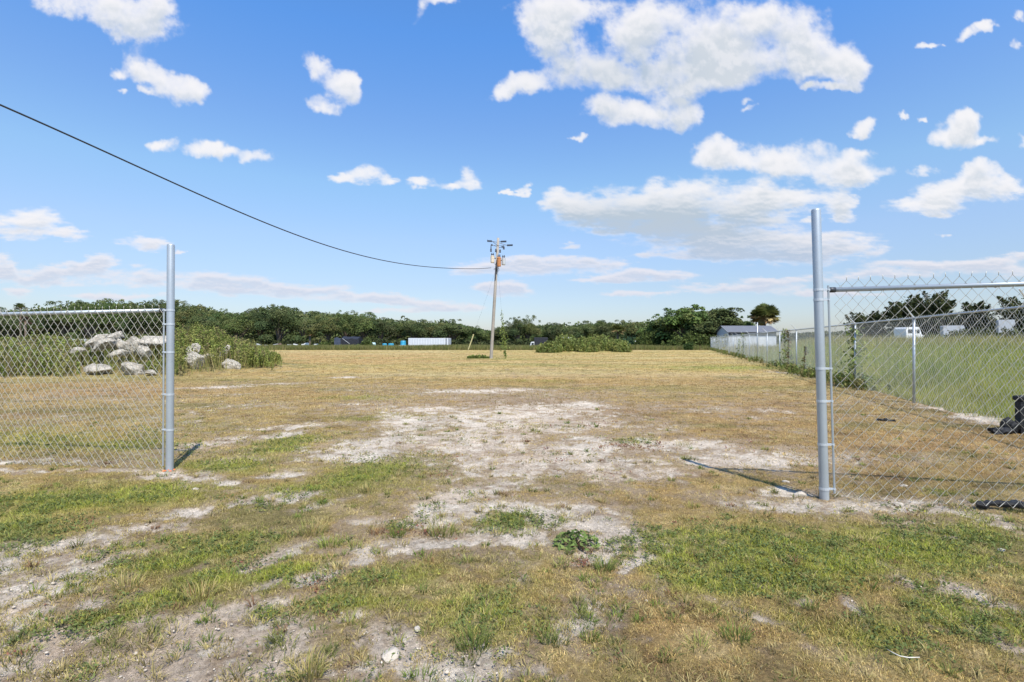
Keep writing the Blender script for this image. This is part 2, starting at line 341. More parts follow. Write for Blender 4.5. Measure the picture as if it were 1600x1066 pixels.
def rough_right(X, Y):                          # rough green field beyond the side fence
    return sst(X - (SF_A + SF_B * Y), .05, .5) * sst(Y, -30, -20)
def ground_colour(X, Y):
    fl = fields(X, Y); bare, green, red, d, n1, n2, n3, n4, worn = fl
    veg = veg_colour(X, Y, fl)
    thatch = veg * .58 + c_(.065, .045, .026)
    far = sst(Y, 12, 30)
    veg = lerp(thatch, veg * .92, far)
    soil = lerp(np.broadcast_to(c_(.33, .255, .175), veg.shape), np.broadcast_to(c_(.24, .175, .115), veg.shape), n4)
    veg = lerp(veg, soil, np.clip(worn * 1.0 + .25 * (n2 - .5), 0, .85) * (1 - .5 * green))
    dirt = lerp(np.broadcast_to(D_W, veg.shape), np.broadcast_to(D_G, veg.shape), np.clip(2.4 * (fbm(X, Y, 1.3, 5, 71, .65) - .42), 0, 1))
    dirt = lerp(dirt, np.broadcast_to(D_T, veg.shape), np.clip(1.9 * (fbm(X, Y, .8, 4, 72) - .45), 0, .85))
    dirt = dirt * (0.72 + .56 * fbm(X, Y, 22, 3, 73, .7))[..., None]
    dirt = lerp(dirt, np.broadcast_to(c_(.24, .17, .105), veg.shape), np.clip(4.5 * (fbm(X, Y, 4.5, 5, 74, .7) - .53), 0, .75))
    dirt = lerp(dirt, np.broadcast_to(c_(.66, .60, .50), veg.shape), np.clip(4.0 * (.43 - fbm(X, Y, 6.0, 4, 75, .7)), 0, .6))
    col = lerp(veg, dirt, bare)
    rr = rough_right(X, Y)
    gcol = lerp(np.broadcast_to(c_(.26, .24, .085), veg.shape), np.broadcast_to(c_(.19, .22, .055), veg.shape), n1)
    col = lerp(col, gcol, rr * (1 - .9 * bare * (1 - sst(Y, 14, 20))))
    # soil under the weeds of the mound
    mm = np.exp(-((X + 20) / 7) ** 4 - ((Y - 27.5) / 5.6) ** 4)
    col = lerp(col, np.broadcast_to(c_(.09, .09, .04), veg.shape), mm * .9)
    # rough belt and beyond
    bb = sst(Y, 84, 88)
    col = lerp(col, np.broadcast_to(c_(.11, .12, .045), veg.shape), bb)
    return col
def build_ground():
    ys = [-80, -60, -40, -25, -15, -8, -4, -2, -.5, .5, 1.0, 1.3]
    y = 1.5
    while y < 14: ys.append(y); y += max(.016, .0058 * y)
    while y < 60: ys.append(y); y += .012 * y
    while y < 140: ys.append(y); y += .02 * y
    while y < 3500: ys.append(y); y *= 1.12
    ys = np.array(ys)
    s = np.linspace(-1, 1, 761); t = np.array([1.03, 1.08, 1.2, 1.4, 1.8, 2.5, 4, 7, 12, 20, 32])
    s = np.concatenate([-t[::-1], s, t])
    w = 1.2 + 1.08 * np.clip(ys, 0, None) + np.where(ys < 0, 6, 0)
    Y = np.repeat(ys[:, None], len(s), 1); X = s[None, :] * w[:, None]
    X = X * np.where(np.abs(s)[None, :] > 1, 1 + 8 / (1 + np.abs(Y)), 1)
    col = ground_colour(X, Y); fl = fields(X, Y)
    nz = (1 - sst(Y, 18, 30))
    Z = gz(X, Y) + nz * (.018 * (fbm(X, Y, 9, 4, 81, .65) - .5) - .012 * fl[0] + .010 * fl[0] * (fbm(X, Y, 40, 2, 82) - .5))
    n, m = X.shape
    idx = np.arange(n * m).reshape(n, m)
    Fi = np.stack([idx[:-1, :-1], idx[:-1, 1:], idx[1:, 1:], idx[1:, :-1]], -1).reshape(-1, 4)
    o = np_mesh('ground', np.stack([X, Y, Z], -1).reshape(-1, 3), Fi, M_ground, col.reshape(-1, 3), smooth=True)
    tag(o, kind='structure')
build_ground()

# ================================================================== sky dome carrying the clouds
def _g(ix, iy, fx, fy, seed):
    a = _h(ix, iy, seed) * 2 * np.pi; return np.cos(a) * fx + np.sin(a) * fy
def pnoise(x, y, seed=0):
    ix = np.floor(x); iy = np.floor(y); fx = x - ix; fy = y - iy
    u = fx ** 3 * (fx * (fx * 6 - 15) + 10); v = fy ** 3 * (fy * (fy * 6 - 15) + 10)
    a = _g(ix, iy, fx, fy, seed); b = _g(ix + 1, iy, fx - 1, fy, seed); c = _g(ix, iy + 1, fx, fy - 1, seed); d = _g(ix + 1, iy + 1, fx - 1, fy - 1, seed)
    return (a + (b - a) * u) * (1 - v) + (c + (d - c) * u) * v
def pfbm(x, y, sc, octs=6, seed=0, rough=.55):
    t = 0; a = 1.0
    for o in range(octs):
        t = t + a * pnoise(x * sc + 31.7 * o, y * sc - 13.1 * o, seed + 7 * o); a *= rough; sc *= 2.07
    return t
def clouds():
    pxs = np.concatenate([np.linspace(-760, -20, 80)[:-1], np.arange(-20, 1621, 1.7), np.linspace(1622, 2360, 80)])
    pys = np.concatenate([np.linspace(-420, -10, 60)[:-1], np.arange(-10, 536, 1.7)])
    PX, PY = np.meshgrid(pxs, pys)
    # warp
    flat = 1.0 + 1.1 * sst(PY, 250, 500)
    nx, ny = PX / 100, PY / 100 * flat
    WX = PX + 17 * pfbm(nx, ny, 1.5, 5, 201, .6) * 1.2; WY = PY + 11 * pfbm(nx + 9, ny, 1.5, 5, 202, .6) / flat * 1.2
    acc = np.zeros_like(PX)
    for (x, y, rx, ry, a) in CL:
        c, s_ = math.cos(R(a)), math.sin(R(a)); dx = WX - x; dy = -(WY - y)
        q = ((dx * c + dy * s_) / (rx * 1.04)) ** 2 + ((-dx * s_ + dy * c) / (ry * 1.0)) ** 2
        acc += np.exp(-2.2 * q)
    # scattered clouds outside the frame
    out = np.maximum(sst(-PX, 20, 200), np.maximum(sst(PX, 1620, 1800), sst(-PY, 10, 120)))
    acc += out * np.clip(pfbm(PX / 300, PY / 200, 1.0, 3, 205) * 2.2 - .1, 0, 1)
    D = np.log(np.clip(acc, 1e-4, None)) / 2.2 + 1.0            # 1 at a blob centre, 0 at its rim
    D = np.minimum(D, 1.5)
    N = pfbm(nx, ny, 1.3, 8, 203, .54); N2 = pfbm(nx, ny, 4.2, 5, 204, .6)
    dens = D + .95 * N + .14 * N2 + .02
    A = 1 - np.exp(-1.9 * np.clip(dens + .22, 0, 9) ** 2.0); A *= np.clip(1 + 1.3 * (1 - sst(dens, .1, .9)) * pfbm(nx * 1.2, ny * 1.4, 3.4, 5, 209, .65), .15, 1.2); A = np.clip(A, 0, 1); A *= 1 - .30 * sst(pfbm(nx + 3, ny, 1.1, 4, 208), .0, .5) * (1 - sst(dens, .5, 1.1))
    # wisps
    A = np.clip(A + .0, 0, 1)
    v = (HZ - PY) / F
    A *= (.70 + .28 * sst(v, .06, .24)) * sst(v, .004, .03)
    # depth of cloud above each point
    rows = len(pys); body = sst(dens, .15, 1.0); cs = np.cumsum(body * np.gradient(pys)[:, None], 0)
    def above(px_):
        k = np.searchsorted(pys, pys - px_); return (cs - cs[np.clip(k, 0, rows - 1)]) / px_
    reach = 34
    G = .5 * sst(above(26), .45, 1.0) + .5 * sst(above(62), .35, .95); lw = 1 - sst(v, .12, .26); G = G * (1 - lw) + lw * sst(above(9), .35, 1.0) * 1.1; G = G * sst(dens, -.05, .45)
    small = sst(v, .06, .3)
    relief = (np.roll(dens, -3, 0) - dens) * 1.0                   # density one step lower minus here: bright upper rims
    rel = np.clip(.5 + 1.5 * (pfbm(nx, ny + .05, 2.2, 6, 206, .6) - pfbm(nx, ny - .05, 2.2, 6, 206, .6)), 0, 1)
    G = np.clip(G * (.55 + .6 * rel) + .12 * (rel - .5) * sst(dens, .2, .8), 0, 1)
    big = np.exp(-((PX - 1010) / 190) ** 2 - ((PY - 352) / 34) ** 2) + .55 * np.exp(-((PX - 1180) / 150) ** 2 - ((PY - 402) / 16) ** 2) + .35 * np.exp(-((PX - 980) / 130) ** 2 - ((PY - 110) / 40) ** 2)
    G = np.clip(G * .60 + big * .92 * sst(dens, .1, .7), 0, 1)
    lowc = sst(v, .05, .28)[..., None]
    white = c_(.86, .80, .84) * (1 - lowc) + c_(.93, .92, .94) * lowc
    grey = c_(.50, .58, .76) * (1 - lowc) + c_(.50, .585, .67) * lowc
    col = (white * (1 - G[..., None]) + grey * G[..., None]) * .77  # lit tops and shaded undersides are painted into the emitted cloud colour
    d = np.stack([(PX - 800) / F, np.ones_like(PX), v], -1); d /= np.linalg.norm(d, axis=-1)[..., None]; V = d * 3000 + c_(0, 0, CH)
    n, m = PX.shape; idx = np.arange(n * m).reshape(n, m)
    Fi = np.stack([idx[:-1, :-1], idx[1:, :-1], idx[1:, 1:], idx[:-1, 1:]], -1).reshape(-1, 4)
    mt = bpy.data.materials.new('cloud_vapour'); mt.use_nodes = True; nt = mt.node_tree; nt.nodes.clear(); Nn = nt.nodes; L = nt.links
    at_ = Nn.new('ShaderNodeAttribute'); at_.attribute_name = 'tone'; al = Nn.new('ShaderNodeAttribute'); al.attribute_name = 'cover'
    em = Nn.new('ShaderNodeEmission'); L.new(at_.outputs['Color'], em.inputs[0]); tp = Nn.new('ShaderNodeBsdfTransparent')
    mx = Nn.new('ShaderNodeMixShader'); L.new(al.outputs['Fac'], mx.inputs[0]); L.new(tp.outputs[0], mx.inputs[1]); L.new(em.outputs[0], mx.inputs[2])
    o_ = Nn.new('ShaderNodeOutputMaterial'); L.new(mx.outputs[0], o_.inputs[0])
    try: mt.cycles.emission_sampling = 'NONE'
    except Exception: pass
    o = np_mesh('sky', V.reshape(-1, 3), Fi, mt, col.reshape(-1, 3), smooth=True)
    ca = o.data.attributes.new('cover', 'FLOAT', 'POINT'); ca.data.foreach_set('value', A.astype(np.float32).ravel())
    tag(o, kind='structure')
clouds()

# ================================================================== grass
def blades(P, h, w, lean, col, seg=2, az=None, tipcol=None, r=rng):
    """curved tapering blades; P (n,3) roots"""
    n = len(P); az = r.uniform(0, 2 * np.pi, n) if az is None else az
    d = np.stack([np.cos(az), np.sin(az), np.zeros(n)], 1); s = np.stack([-d[:, 1], d[:, 0], np.zeros(n)], 1)
    ph = r.uniform(0, np.pi, n); s = s * np.cos(ph)[:, None] + d * np.sin(ph)[:, None]
    h = h[:, None]; w = w[:, None]; lean = lean[:, None]; up = c_(0, 0, 1.0)[None]
    tip = P + d * h * lean + up * h * np.sqrt(np.clip(1 - np.clip(lean, 0, .97) ** 2, .05, 1))
    if tipcol is None: tipcol = col * 1.12
    if seg == 1:
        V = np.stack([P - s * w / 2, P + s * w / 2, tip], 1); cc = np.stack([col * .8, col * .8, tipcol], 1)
        Fi = np.arange(n * 3).reshape(n, 3)
    else:
        mid = P + d * h * lean * .32 + up * (tip - P)[:, 2:3] * .62
        V = np.stack([P - s * w / 2, P + s * w / 2, mid + s * w * .4, mid - s * w * .4, tip], 1)
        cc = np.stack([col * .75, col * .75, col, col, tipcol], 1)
        b = np.arange(n)[:, None] * 5
        Fi = np.concatenate([b + np.array([[0, 1, 2]]), b + np.array([[0, 2, 3]]), b + np.array([[3, 2, 4]])], 0)
    return V.reshape(-1, 3), Fi, cc.reshape(-1, 3)
def join(parts):
    V = []; Fs = []; Cc = []; o = 0
    for v, f, c in parts: V.append(v); Fs.append(f + o); Cc.append(c); o += len(v)
    return np.concatenate(V), np.concatenate(Fs), np.concatenate(Cc)
def inside_lot(X, Y): return X < SF_A + SF_B * Y
def lawn():
    parts = []
    # rings: y0, y1, candidates per m2, height, width, segments
    for (y0, y1, dens, hh, ww, seg) in ((1.7, 3.6, 30000, .024, .0030, 2), (3.6, 6.2, 15500, .028, .0046, 1), (6.2, 11, 4800, .034, .0085, 1), (11, 20, 750, .045, .017, 1), (20, 42, 90, .05, .035, 1), (42, 84, 14, .06, .07, 1)):
        area = (y1 ** 2 - y0 ** 2) * 1.06 + .8 * (y1 - y0)
        n = int(area * dens); tap = y0 >= 42; Y = np.sqrt(rng.uniform(y0 ** 2, y1 ** 2, n)); X = rng.uniform(-1, 1, n) * (1.06 * Y + .4)
        fl = fields(X, Y); bare = fl[0]
        clump = fbm(X, Y, 11, 3, 91, .6)
        keep = (rng.uniform(0, 1, n) < np.clip((1 - bare) ** 1.6 * (1 - .62 * fl[8] * (1 - .6 * fl[1])) * np.clip(.35 + 2.4 * (clump - .32), .1, 1.1) + .45 * sst(fbm(X, Y, 5, 3, 97, .65), .55, .68), 0.03, 1)) & inside_lot(X + .05, Y)
        mm = np.exp(-((X + 20) / 7) ** 4 - ((Y - 27.5) / 5.6) ** 4); keep &= mm < .5
        if tap: keep &= rng.uniform(0, 1, n) > sst(Y, 55, 84) * .8
        X, Y = X[keep], Y[keep]; fl = tuple(f[keep] for f in fl); n = len(X)
        col = veg_colour(X, Y, fl)
        v_ = rng.uniform(0, 1, n)
        # a share of dead straw among the green and of fresh green in the straw
        col = np.where((v_ < .30)[:, None], col * .45 + c_(.40, .31, .16) * .55, col)
        col = np.where((v_ > .86)[:, None], col * .5 + c_(.17, .21, .05) * .5, col)
        col = np.where(((v_ > .30) & (v_ < .37))[:, None], col * .5 + c_(.12, .07, .04) * .6, col)
        col = col * (.55 + 1.05 * rng.uniform(0, 1, n) ** 1.3)[:, None]
        g = fl[1]; h = hh * rng.uniform(.45, 1.45, n) * (.75 + .7 * g) * (.7 + .6 * clump[keep])
        lean = np.clip(rng.normal(.78, .25, n), .1, .97); col = col * (1.22 - .22 * sst(Y, 8, 20))[:, None]  # near blades coloured lighter to make up for their self-shadowing
        w = ww * rng.uniform(.7, 1.4, n)
        P = np.stack([X, Y, gz(X, Y) - .004], 1)
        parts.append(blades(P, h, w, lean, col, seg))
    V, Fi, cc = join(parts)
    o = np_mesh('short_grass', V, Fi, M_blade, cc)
    tag(o, 'short mown grass in straw and green patches across the lot', 'grass', kind='stuff')
lawn()
def creeping_weeds():
    # small round leaves hugging the ground in the greener and the red brown patches
    n = 420000; Y = np.sqrt(rng.uniform(1.8 ** 2, 9.5 ** 2, n)); Y = np.where(rng.uniform(0, 1, n) < .5, rng.uniform(1.8, 5, n), Y); X = rng.uniform(-1, 1, n) * (1.06 * Y + .3)
    fl = fields(X, Y); m_ = fbm(X, Y, 2.6, 4, 95, .6); m2 = fbm(X, Y, 16, 2, 96)
    p = np.clip((fl[1] * .9 + fl[2] * .7 - .35) * 1.5 + 2.2 * (m_ - .52), 0, 1) * sst(m2, .35, .6)
    keep = (rng.uniform(0, 1, n) < p) & inside_lot(X, Y)
    X, Y = X[keep], Y[keep]; n = len(X); fl = tuple(f[keep] for f in fl)
    s = rng.uniform(.0022, .0055, n) * (1 + .16 * Y)
    red = fl[2] > fl[1]
    col = np.where(red[:, None], c_(.19, .085, .055), np.where(rng.uniform(0, 1, (n, 1)) < .06, c_(.26, .25, .05), c_(.115, .145, .045))) * rng.uniform(.7, 1.4, n)[:, None]
    V, Fi, cc = leaf_quads(np.stack([X, Y, gz(X, Y) + rng.uniform(.004, .026, n)], 1), s, col, up=1.2)
    tag(np_mesh('creeping_weeds', V, Fi, M_leaf, cc), 'tiny leaved creeping weeds in green and red brown mats', 'weeds', kind='stuff')
def leaf_quads(P, s, col, up=0.0, out=None, aspect=1.6, r=rng):
    n = len(P); nr = r.normal(size=(n, 3)); nr /= np.linalg.norm(nr, axis=1)[:, None] + 1e-9
    if out is not None: nr = nr + out
    nr[:, 2] += up; nr /= np.linalg.norm(nr, axis=1)[:, None] + 1e-9
    t = r.normal(size=(n, 3)); a = np.cross(nr, t); a /= np.linalg.norm(a, axis=1)[:, None] + 1e-9; b = np.cross(nr, a)
    s = np.asarray(s).reshape(-1, 1) * np.ones((n, 1))
    A = a * s * aspect; B = b * s
    V = np.stack([P - A, P - B * .8, P + A, P + B * .8], 1).reshape(-1, 3)
    return V, np.arange(n * 4).reshape(n, 4), np.repeat(col, 4, 0)
creeping_weeds()
def tall_grass(name, label, X, Y, hmin, hmax, w, cols, seg=1, lean=.3, leafy=0.0, hfun=None):
    n = len(X); h = rng.uniform(hmin, hmax, n)
    if hfun is not None: h = h * hfun(X, Y)
    ci = rng.integers(0, len(cols), n); col = np.array(cols)[ci]
    pn = fbm(X, Y, .25, 3, 99); col = col * (.75 + .5 * pn)[:, None] * rng.uniform(.75, 1.3, n)[:, None]
    P = np.stack([X, Y, gz(X, Y) - .02], 1)
    V, Fi, cc = blades(P, h, w * rng.uniform(.6, 1.4, n), np.abs(rng.normal(lean, .2, n)).clip(0, .9), col, seg)
    o = np_mesh(name, V, Fi, M_blade, cc)
    return tag(o, label, 'grass', kind='stuff')
# right field beyond the side fence
def right_field():
    parts = []
    Xs = []; Ys = []
    for (y0, y1, dens) in ((5, 14, 900), (14, 28, 300), (28, 60, 75), (60, 110, 16)):
        xa = 130 if y0 > 25 else 60
        n = int(dens * (y1 - y0) * (min(xa, y1 * 1.15) - 0)); Y = rng.uniform(y0, y1, n); X = SF_A + SF_B * Y + rng.uniform(.02, 1, n) * (1.12 * Y + 1 - SF_A - SF_B * Y).clip(.3)
        # keep clear of the bare strip
        fl = fields(X, Y); k = rng.uniform(0, 1, n) > fl[0] * (1 - sst(Y, 14, 20)); k &= rng.uniform(0, 1, n) < .35 + 1.3 * fbm(X, Y, .7, 3, 103).clip(0, .6)
        Xs.append(X[k]); Ys.append(Y[k])
    X = np.concatenate(Xs); Y = np.concatenate(Ys)
    edge = sst(X - (SF_A + SF_B * Y), .1, 2.0)
    w = np.interp(Y, [5, 14, 28, 60, 110], [.008, .014, .03, .06, .12])
    h = rng.uniform(.16, .5, len(X)) * (1 + .9 * sst(fbm(X, Y, 1.1, 4, 108, .65), .55, .72)) * (.45 + .65 * edge) * (.6 + .8 * fbm(X, Y, .35, 3, 105)) * np.interp(Y, [5, 20, 50], [.8, 1.15, 1.45])
    g = fbm(X, Y, .3, 4, 104)
    col = lerp(np.broadcast_to(c_(.36, .36, .075), (len(X), 3)), np.broadcast_to(c_(.21, .28, .06), (len(X), 3)), np.clip(2.2 * (g - .3), 0, 1))
    col = lerp(col, np.broadcast_to(c_(.13, .17, .05), col.shape), np.clip(3 * (fbm(X * .4, Y, .8, 4, 109, .6) - .52), 0, .8)); col = np.where((rng.uniform(0, 1, len(X)) < .25)[:, None], c_(.46, .40, .16), col)
    col = lerp(col, np.broadcast_to(c_(.34, .28, .13), col.shape), sst(Y, 36, 58) * .7 * np.clip(.4 + 1.2 * fbm(X, Y, .12, 3, 107), 0, 1))
    col = col * rng.uniform(.75, 1.35, len(X))[:, None]
    V, Fi, cc = blades(np.stack([X, Y, gz(X, Y) - .02], 1), h, w, np.abs(rng.normal(.3, .2, len(X))).clip(0, .85), col, 1)
    tag(np_mesh('rough_field_grass', V, Fi, M_blade, cc), 'rough yellow green field grass beyond the long side fence', 'grass', kind='stuff')
right_field()
# rough belt at the far edge of the mown lot
n = 150000; Y = rng.uniform(85, 112, n) + 0; X = rng.uniform(-105, 42, n); k = X < SF_A + SF_B * Y - .5
X, Y = X[k], Y[k]
tall_grass('rough_belt_grass', 'belt of tall olive grass along the far edge of the lot', X, Y, .35, .95, .085, [(.16, .17, .05), (.12, .15, .04), (.24, .21, .09), (.19, .17, .07)], hfun=lambda x, y: .7 + .6 * fbm(x, y, .12, 3, 106))

# ================================================================== weeds on the mound and along the fence
def leafy_plants(X, Y, H, per, ls, cols, spread=.18, z0=None, r=rng):
    """upright leafy weeds: leaf quads strung along leaning stems, plus the stems"""
    n = len(X); Z = gz(X, Y) if z0 is None else z0
    az = r.uniform(0, 2 * np.pi, n); ln = r.uniform(.05, .35, n)
    top = np.stack([X + np.cos(az) * ln * H, Y + np.sin(az) * ln * H, Z + H], 1); P0 = np.stack([X, Y, Z], 1)
    pc = np.array(cols)[r.integers(0, len(cols), n)] * r.uniform(.8, 1.25, n)[:, None]
    t = r.uniform(.08, 1.0, (n, per)) ** .8
    L = P0[:, None] * (1 - t[..., None]) + top[:, None] * t[..., None]
    rad = spread * H[:, None] * (1.1 - .75 * t)
    th = r.uniform(0, 2 * np.pi, (n, per)); rr = rad * np.sqrt(r.uniform(0, 1, (n, per)))
    L = L + np.stack([np.cos(th) * rr, np.sin(th) * rr, r.normal(0, .03, (n, per))], -1)
    col = np.repeat(pc, per, 0) * r.uniform(.65, 1.45, n * per)[:, None]
    V, Fi, cc = leaf_quads(L.reshape(-1, 3), r.uniform(.6, 1.3, n * per) * ls, col, up=.35, aspect=2.0, r=r)
    w = np.full(n, ls * .22); s = np.stack([-np.sin(az), np.cos(az), np.zeros(n)], 1) * w[:, None]
    V2 = np.stack([P0 - s, P0 + s, top + s * .4, top - s * .4], 1).reshape(-1, 3)
    return join([(V, Fi, cc), (V2, np.arange(n * 4).reshape(n, 4), np.repeat(c_(.14, .13, .06)[None], n * 4, 0))])
n = 6500; X = rng.uniform(-28.5, -11.6, n); Y = rng.uniform(20.0, 34, n)
px = 800 + F * X / Y
fy = np.interp(px, [-60, 0, 100, 200, 270, 330, 370, 425], [20.4, 20.4, 20.6, 21.8, 21.4, 23.4, 25.0, 25.6])   # near edge of the weeds
keep = (Y > fy + .3 * rng.normal(size=n)) & (px < 422 + 10 * rng.normal(size=n))
dens = fbm(X, Y, .8, 3, 111); keep &= rng.uniform(0, 1, n) < .35 + 1.2 * dens
H = rng.uniform(.45, 1.15, n) * (.7 + .5 * dens); H *= np.interp(px, [0, 90, 130, 250, 280, 340, 390, 425], [1.15, 1.0, .62, .62, 1.15, 1.1, .95, .6])
H *= np.where((Y < 26) & (px > 120) & (px < 270), .62, 1.0)
H *= np.where((px > 275) & (px < 345) & (Y > 27), 1.25, 1.0)
for (rp_, rD, rw) in [(148, 23.6, 44), (177, 24.6, 44), (122, 23, 26), (192, 24, 28), (210, 24.2, 30), (243, 24.6, 48), (150, 21.4, 46), (208, 21.5, 54), (235, 21.3, 22), (300, 24.8, 26), (305, 23.6, 36), (351, 26, 22), (322, 25, 18), (360, 24.6, 44)]:
    keep &= ~((np.abs(px - rp_) < rw * .5) & (Y < rD + .3) & (rng.uniform(0, 1, n) < .72))
X, Y, H = X[keep], Y[keep], H[keep]
V, Fi, cc = leafy_plants(X, Y, H, 68, .029, [(.21, .24, .06), (.17, .21, .05), (.25, .25, .075), (.20, .17, .08)])
tag(np_mesh('mound_weeds', V, Fi, M_leaf, cc), 'bushy olive green weeds growing over the rubble mound', 'weeds', kind='stuff')
n = 16000; X = rng.uniform(-28.5, -11.3, n); Y = rng.uniform(20.0, 33, n); px = 800 + F * X / Y
fy = np.interp(px, [-60, 0, 100, 200, 270, 330, 370, 425], [20.1, 20.1, 20.3, 21.5, 21.1, 23.1, 24.7, 25.3]); k = (Y > fy + .3 * rng.normal(size=n)) & (px < 430 + 10 * rng.normal(size=n)) & (fbm(X, Y, 1.2, 3, 115) > .42) & ~((px > 100) & (px < 270) & (rng.uniform(0, 1, n) < .6))
tall_grass('mound_grass', 'tall thin grass stems sticking out of the weeds on the rubble mound', X[k], Y[k], .5, 1.35, .018, [(.30, .28, .10), (.22, .25, .07), (.40, .33, .16)], lean=.25)
# weeds at the foot of the side fence
Yf = np.concatenate([rng.uniform(14, 34, 650), rng.uniform(34, 99, 900)]); Xf = SF_A + SF_B * Yf + rng.normal(-.05, .28, len(Yf))
k = fbm(Xf, Yf, .5, 2, 121) > .42; Xf, Yf = Xf[k], Yf[k]
V, Fi, cc = leafy_plants(Xf, Yf, rng.uniform(.12, .45, len(Xf)), 26, .024, [(.18, .21, .05), (.26, .23, .09), (.14, .18, .045)], spread=.35)
tag(np_mesh('fence_foot_weeds', V, Fi, M_leaf, cc), 'weeds growing along the foot of the long side fence', 'weeds', kind='stuff')

# ================================================================== gravel
def rock_mesh(seed, sub=2, flat=.6, cuts=7, rough=.12):
    r = np.random.default_rng(seed)
    import bmesh
    bm = bmesh.new(); bmesh.ops.create_icosphere(bm, subdivisions=sub, radius=1.0)
    V = np.array([v.co[:] for v in bm.verts]); Fi = np.array([[v.index for v in f.verts] for f in bm.faces]); bm.free()
    for _ in range(cuts):
        nrm = r.normal(size=3); nrm /= np.linalg.norm(nrm); d = r.uniform(.45, .85)
        q = V @ nrm; V = V - np.outer(np.clip(q - d, 0, None), nrm)
    V = V * (1 + rough * (fbm(V[:, 0] * 1 + seed, V[:, 1] + V[:, 2] * .7, 2.2, 3, seed) - .5)[:, None] * 2)
    return V * c_(1, r.uniform(.65, .95), flat), Fi
def gravel():
    parts = []; protos = [rock_mesh(300 + i, 1, .6, 4, .2) for i in range(5)]
    n = 26000; Y = np.sqrt(rng.uniform(1.8 ** 2, 9 ** 2, n)); Y = np.where(rng.uniform(0, 1, n) < .55, rng.uniform(1.8, 4.5, n), Y); X = rng.uniform(-1, 1, n) * (1.06 * Y + .3)
    fl = fields(X, Y); c2 = fbm(X, Y, 3, 3, 131)
    k = rng.uniform(0, 1, n) < np.clip(fl[0] * (.25 + 1.8 * (c2 - .35)), 0.02, 1); X, Y = X[k], Y[k]; n = len(X)
    s = .0026 * (1 + rng.pareto(2.6, n)).clip(0, 4.6) * (1 + .06 * Y)
    a = rng.uniform(0, 2 * np.pi, n); z = gz(X, Y) - .012
    tone = np.where(rng.uniform(0, 1, n) < .6, 1.0, .55)[:, None] * rng.uniform(.75, 1.15, n)[:, None] * c_(.54, .47, .385)[None]
    pid = rng.integers(0, 5, n)
    for i, (pv, pf) in enumerate(protos):
        q = pid == i; m = q.sum(); ca, sa = np.cos(a[q])[:, None], np.sin(a[q])[:, None]
        x = pv[None, :, 0] * ca - pv[None, :, 1] * sa; y = pv[None, :, 0] * sa + pv[None, :, 1] * ca
        V = np.stack([X[q][:, None] + x * s[q][:, None], Y[q][:, None] + y * s[q][:, None], z[q][:, None] + (pv[None, :, 2] + .4) * s[q][:, None] + .006], -1)
        Fi = (pf[None] + (np.arange(m) * len(pv))[:, None, None]).reshape(-1, 3)
        parts.append((V.reshape(-1, 3), Fi, np.repeat(tone[q], len(pv), 0)))
    V, Fi, cc = join(parts)
    tag(np_mesh('gravel', V, Fi, mat('gravel_stone', attr=True, rough=.95, spec=.15, noise=[(90, .15, 3)]), cc), 'pale limestone gravel on the bare patches', 'gravel', kind='stuff')
gravel()

# ================================================================== boulders and stones
def boulder(name, label, cat, px, py, D, wpx, hpx, seed, tilt=(0, 0, 0), sub=4, m=None, group=None, flat=.62, zc=None):
    V, Fi = rock_mesh(seed, sub, 1.0, 13 if name == 'limestone_boulder' else 8, .20)
    c = at(px, D, py=py); sx = wpx / F * D / 2; sz = hpx / F * D / 2
    sz *= 1.6 if name == 'limestone_boulder' else 1; V = V * c_(sx, sx * .8, sz)
    V = V + (.05 * sx) * (np.stack([fbm(V[:, 0], V[:, 2] + V[:, 1], 6 / max(sx, .1), 3, seed + i, .6) for i in range(3)], 1) - .5) * 2
    o = np_mesh(name, V, Fi, m or M_rock, smooth=False)
    o.location = c; o.rotation_euler = tuple(R(t) for t in tilt); return tag(o, label, cat, group)
BG = 'limestone boulders in the rubble mound'
for i, (px, py, D, w, h, tl, lab) in enumerate([
 (148, 535, 23.6, 44, 13, (0, -22, 10), 'flat slanting limestone slab near the top left of the weedy mound'),
 (177, 528, 24.6, 40, 13, (5, -26, -10), 'topmost long limestone slab leaning up to the right on the mound'),
 (122, 548, 23.0, 30, 12, (0, -26, 20), 'small tilted limestone slab lowest on the left slope of the mound'),
 (192, 542, 24.0, 26, 18, (0, -35, 0), 'blocky limestone lump below the leaning top slab'),
 (210, 540, 24.2, 26, 24, (0, -20, 30), 'steep limestone block in the middle of the mound crest'),
 (243, 534, 24.6, 48, 16, (0, 4, 15), 'wide weed fringed limestone boulder just left of the left gate post'),
 (160, 540, 23.4, 50, 11, (0, -24, -15), 'long slab lying just below the topmost leaning slab'),
 (186, 552, 23.2, 30, 14, (0, -15, 25), 'weedy grey slab under the steep block of the mound'),
 (228, 548, 23.6, 30, 16, (0, 12, -20), 'rough boulder under the wide weed fringed one beside the post'),
 (150, 579, 21.4, 46, 14, (0, 2, 0), 'low rounded boulder at the foot of the mound on its left'),
 (208, 577, 21.5, 50, 17, (0, 6, 5), 'jagged limestone boulder at the foot of the mound near the post'),
 (235, 582, 21.3, 22, 8, (0, 3, 40), 'small pale block at the foot of the mound beside the gate post'),
 (300, 547, 24.8, 24, 20, (0, 40, 0), 'upright pale boulder just right of the left gate post'),
 (305, 563, 23.6, 34, 18, (0, -12, 10), 'broad shaded boulder under the upright pale one'),
 (351, 553, 26.0, 20, 20, (0, 10, 0), 'round pale boulder in the right end of the mound'),
 (322, 558, 25.0, 22, 10, (0, 5, 0), 'small grey boulder between two larger ones right of the post'),
 (360, 574, 24.6, 42, 15, (0, 14, 0), 'long boulder lying on the dry grass at the right end of the mound')]):
    boulder('limestone_boulder', lab, 'boulder', px, py, D, w, h, 400 + i * 7, tl, group=BG)
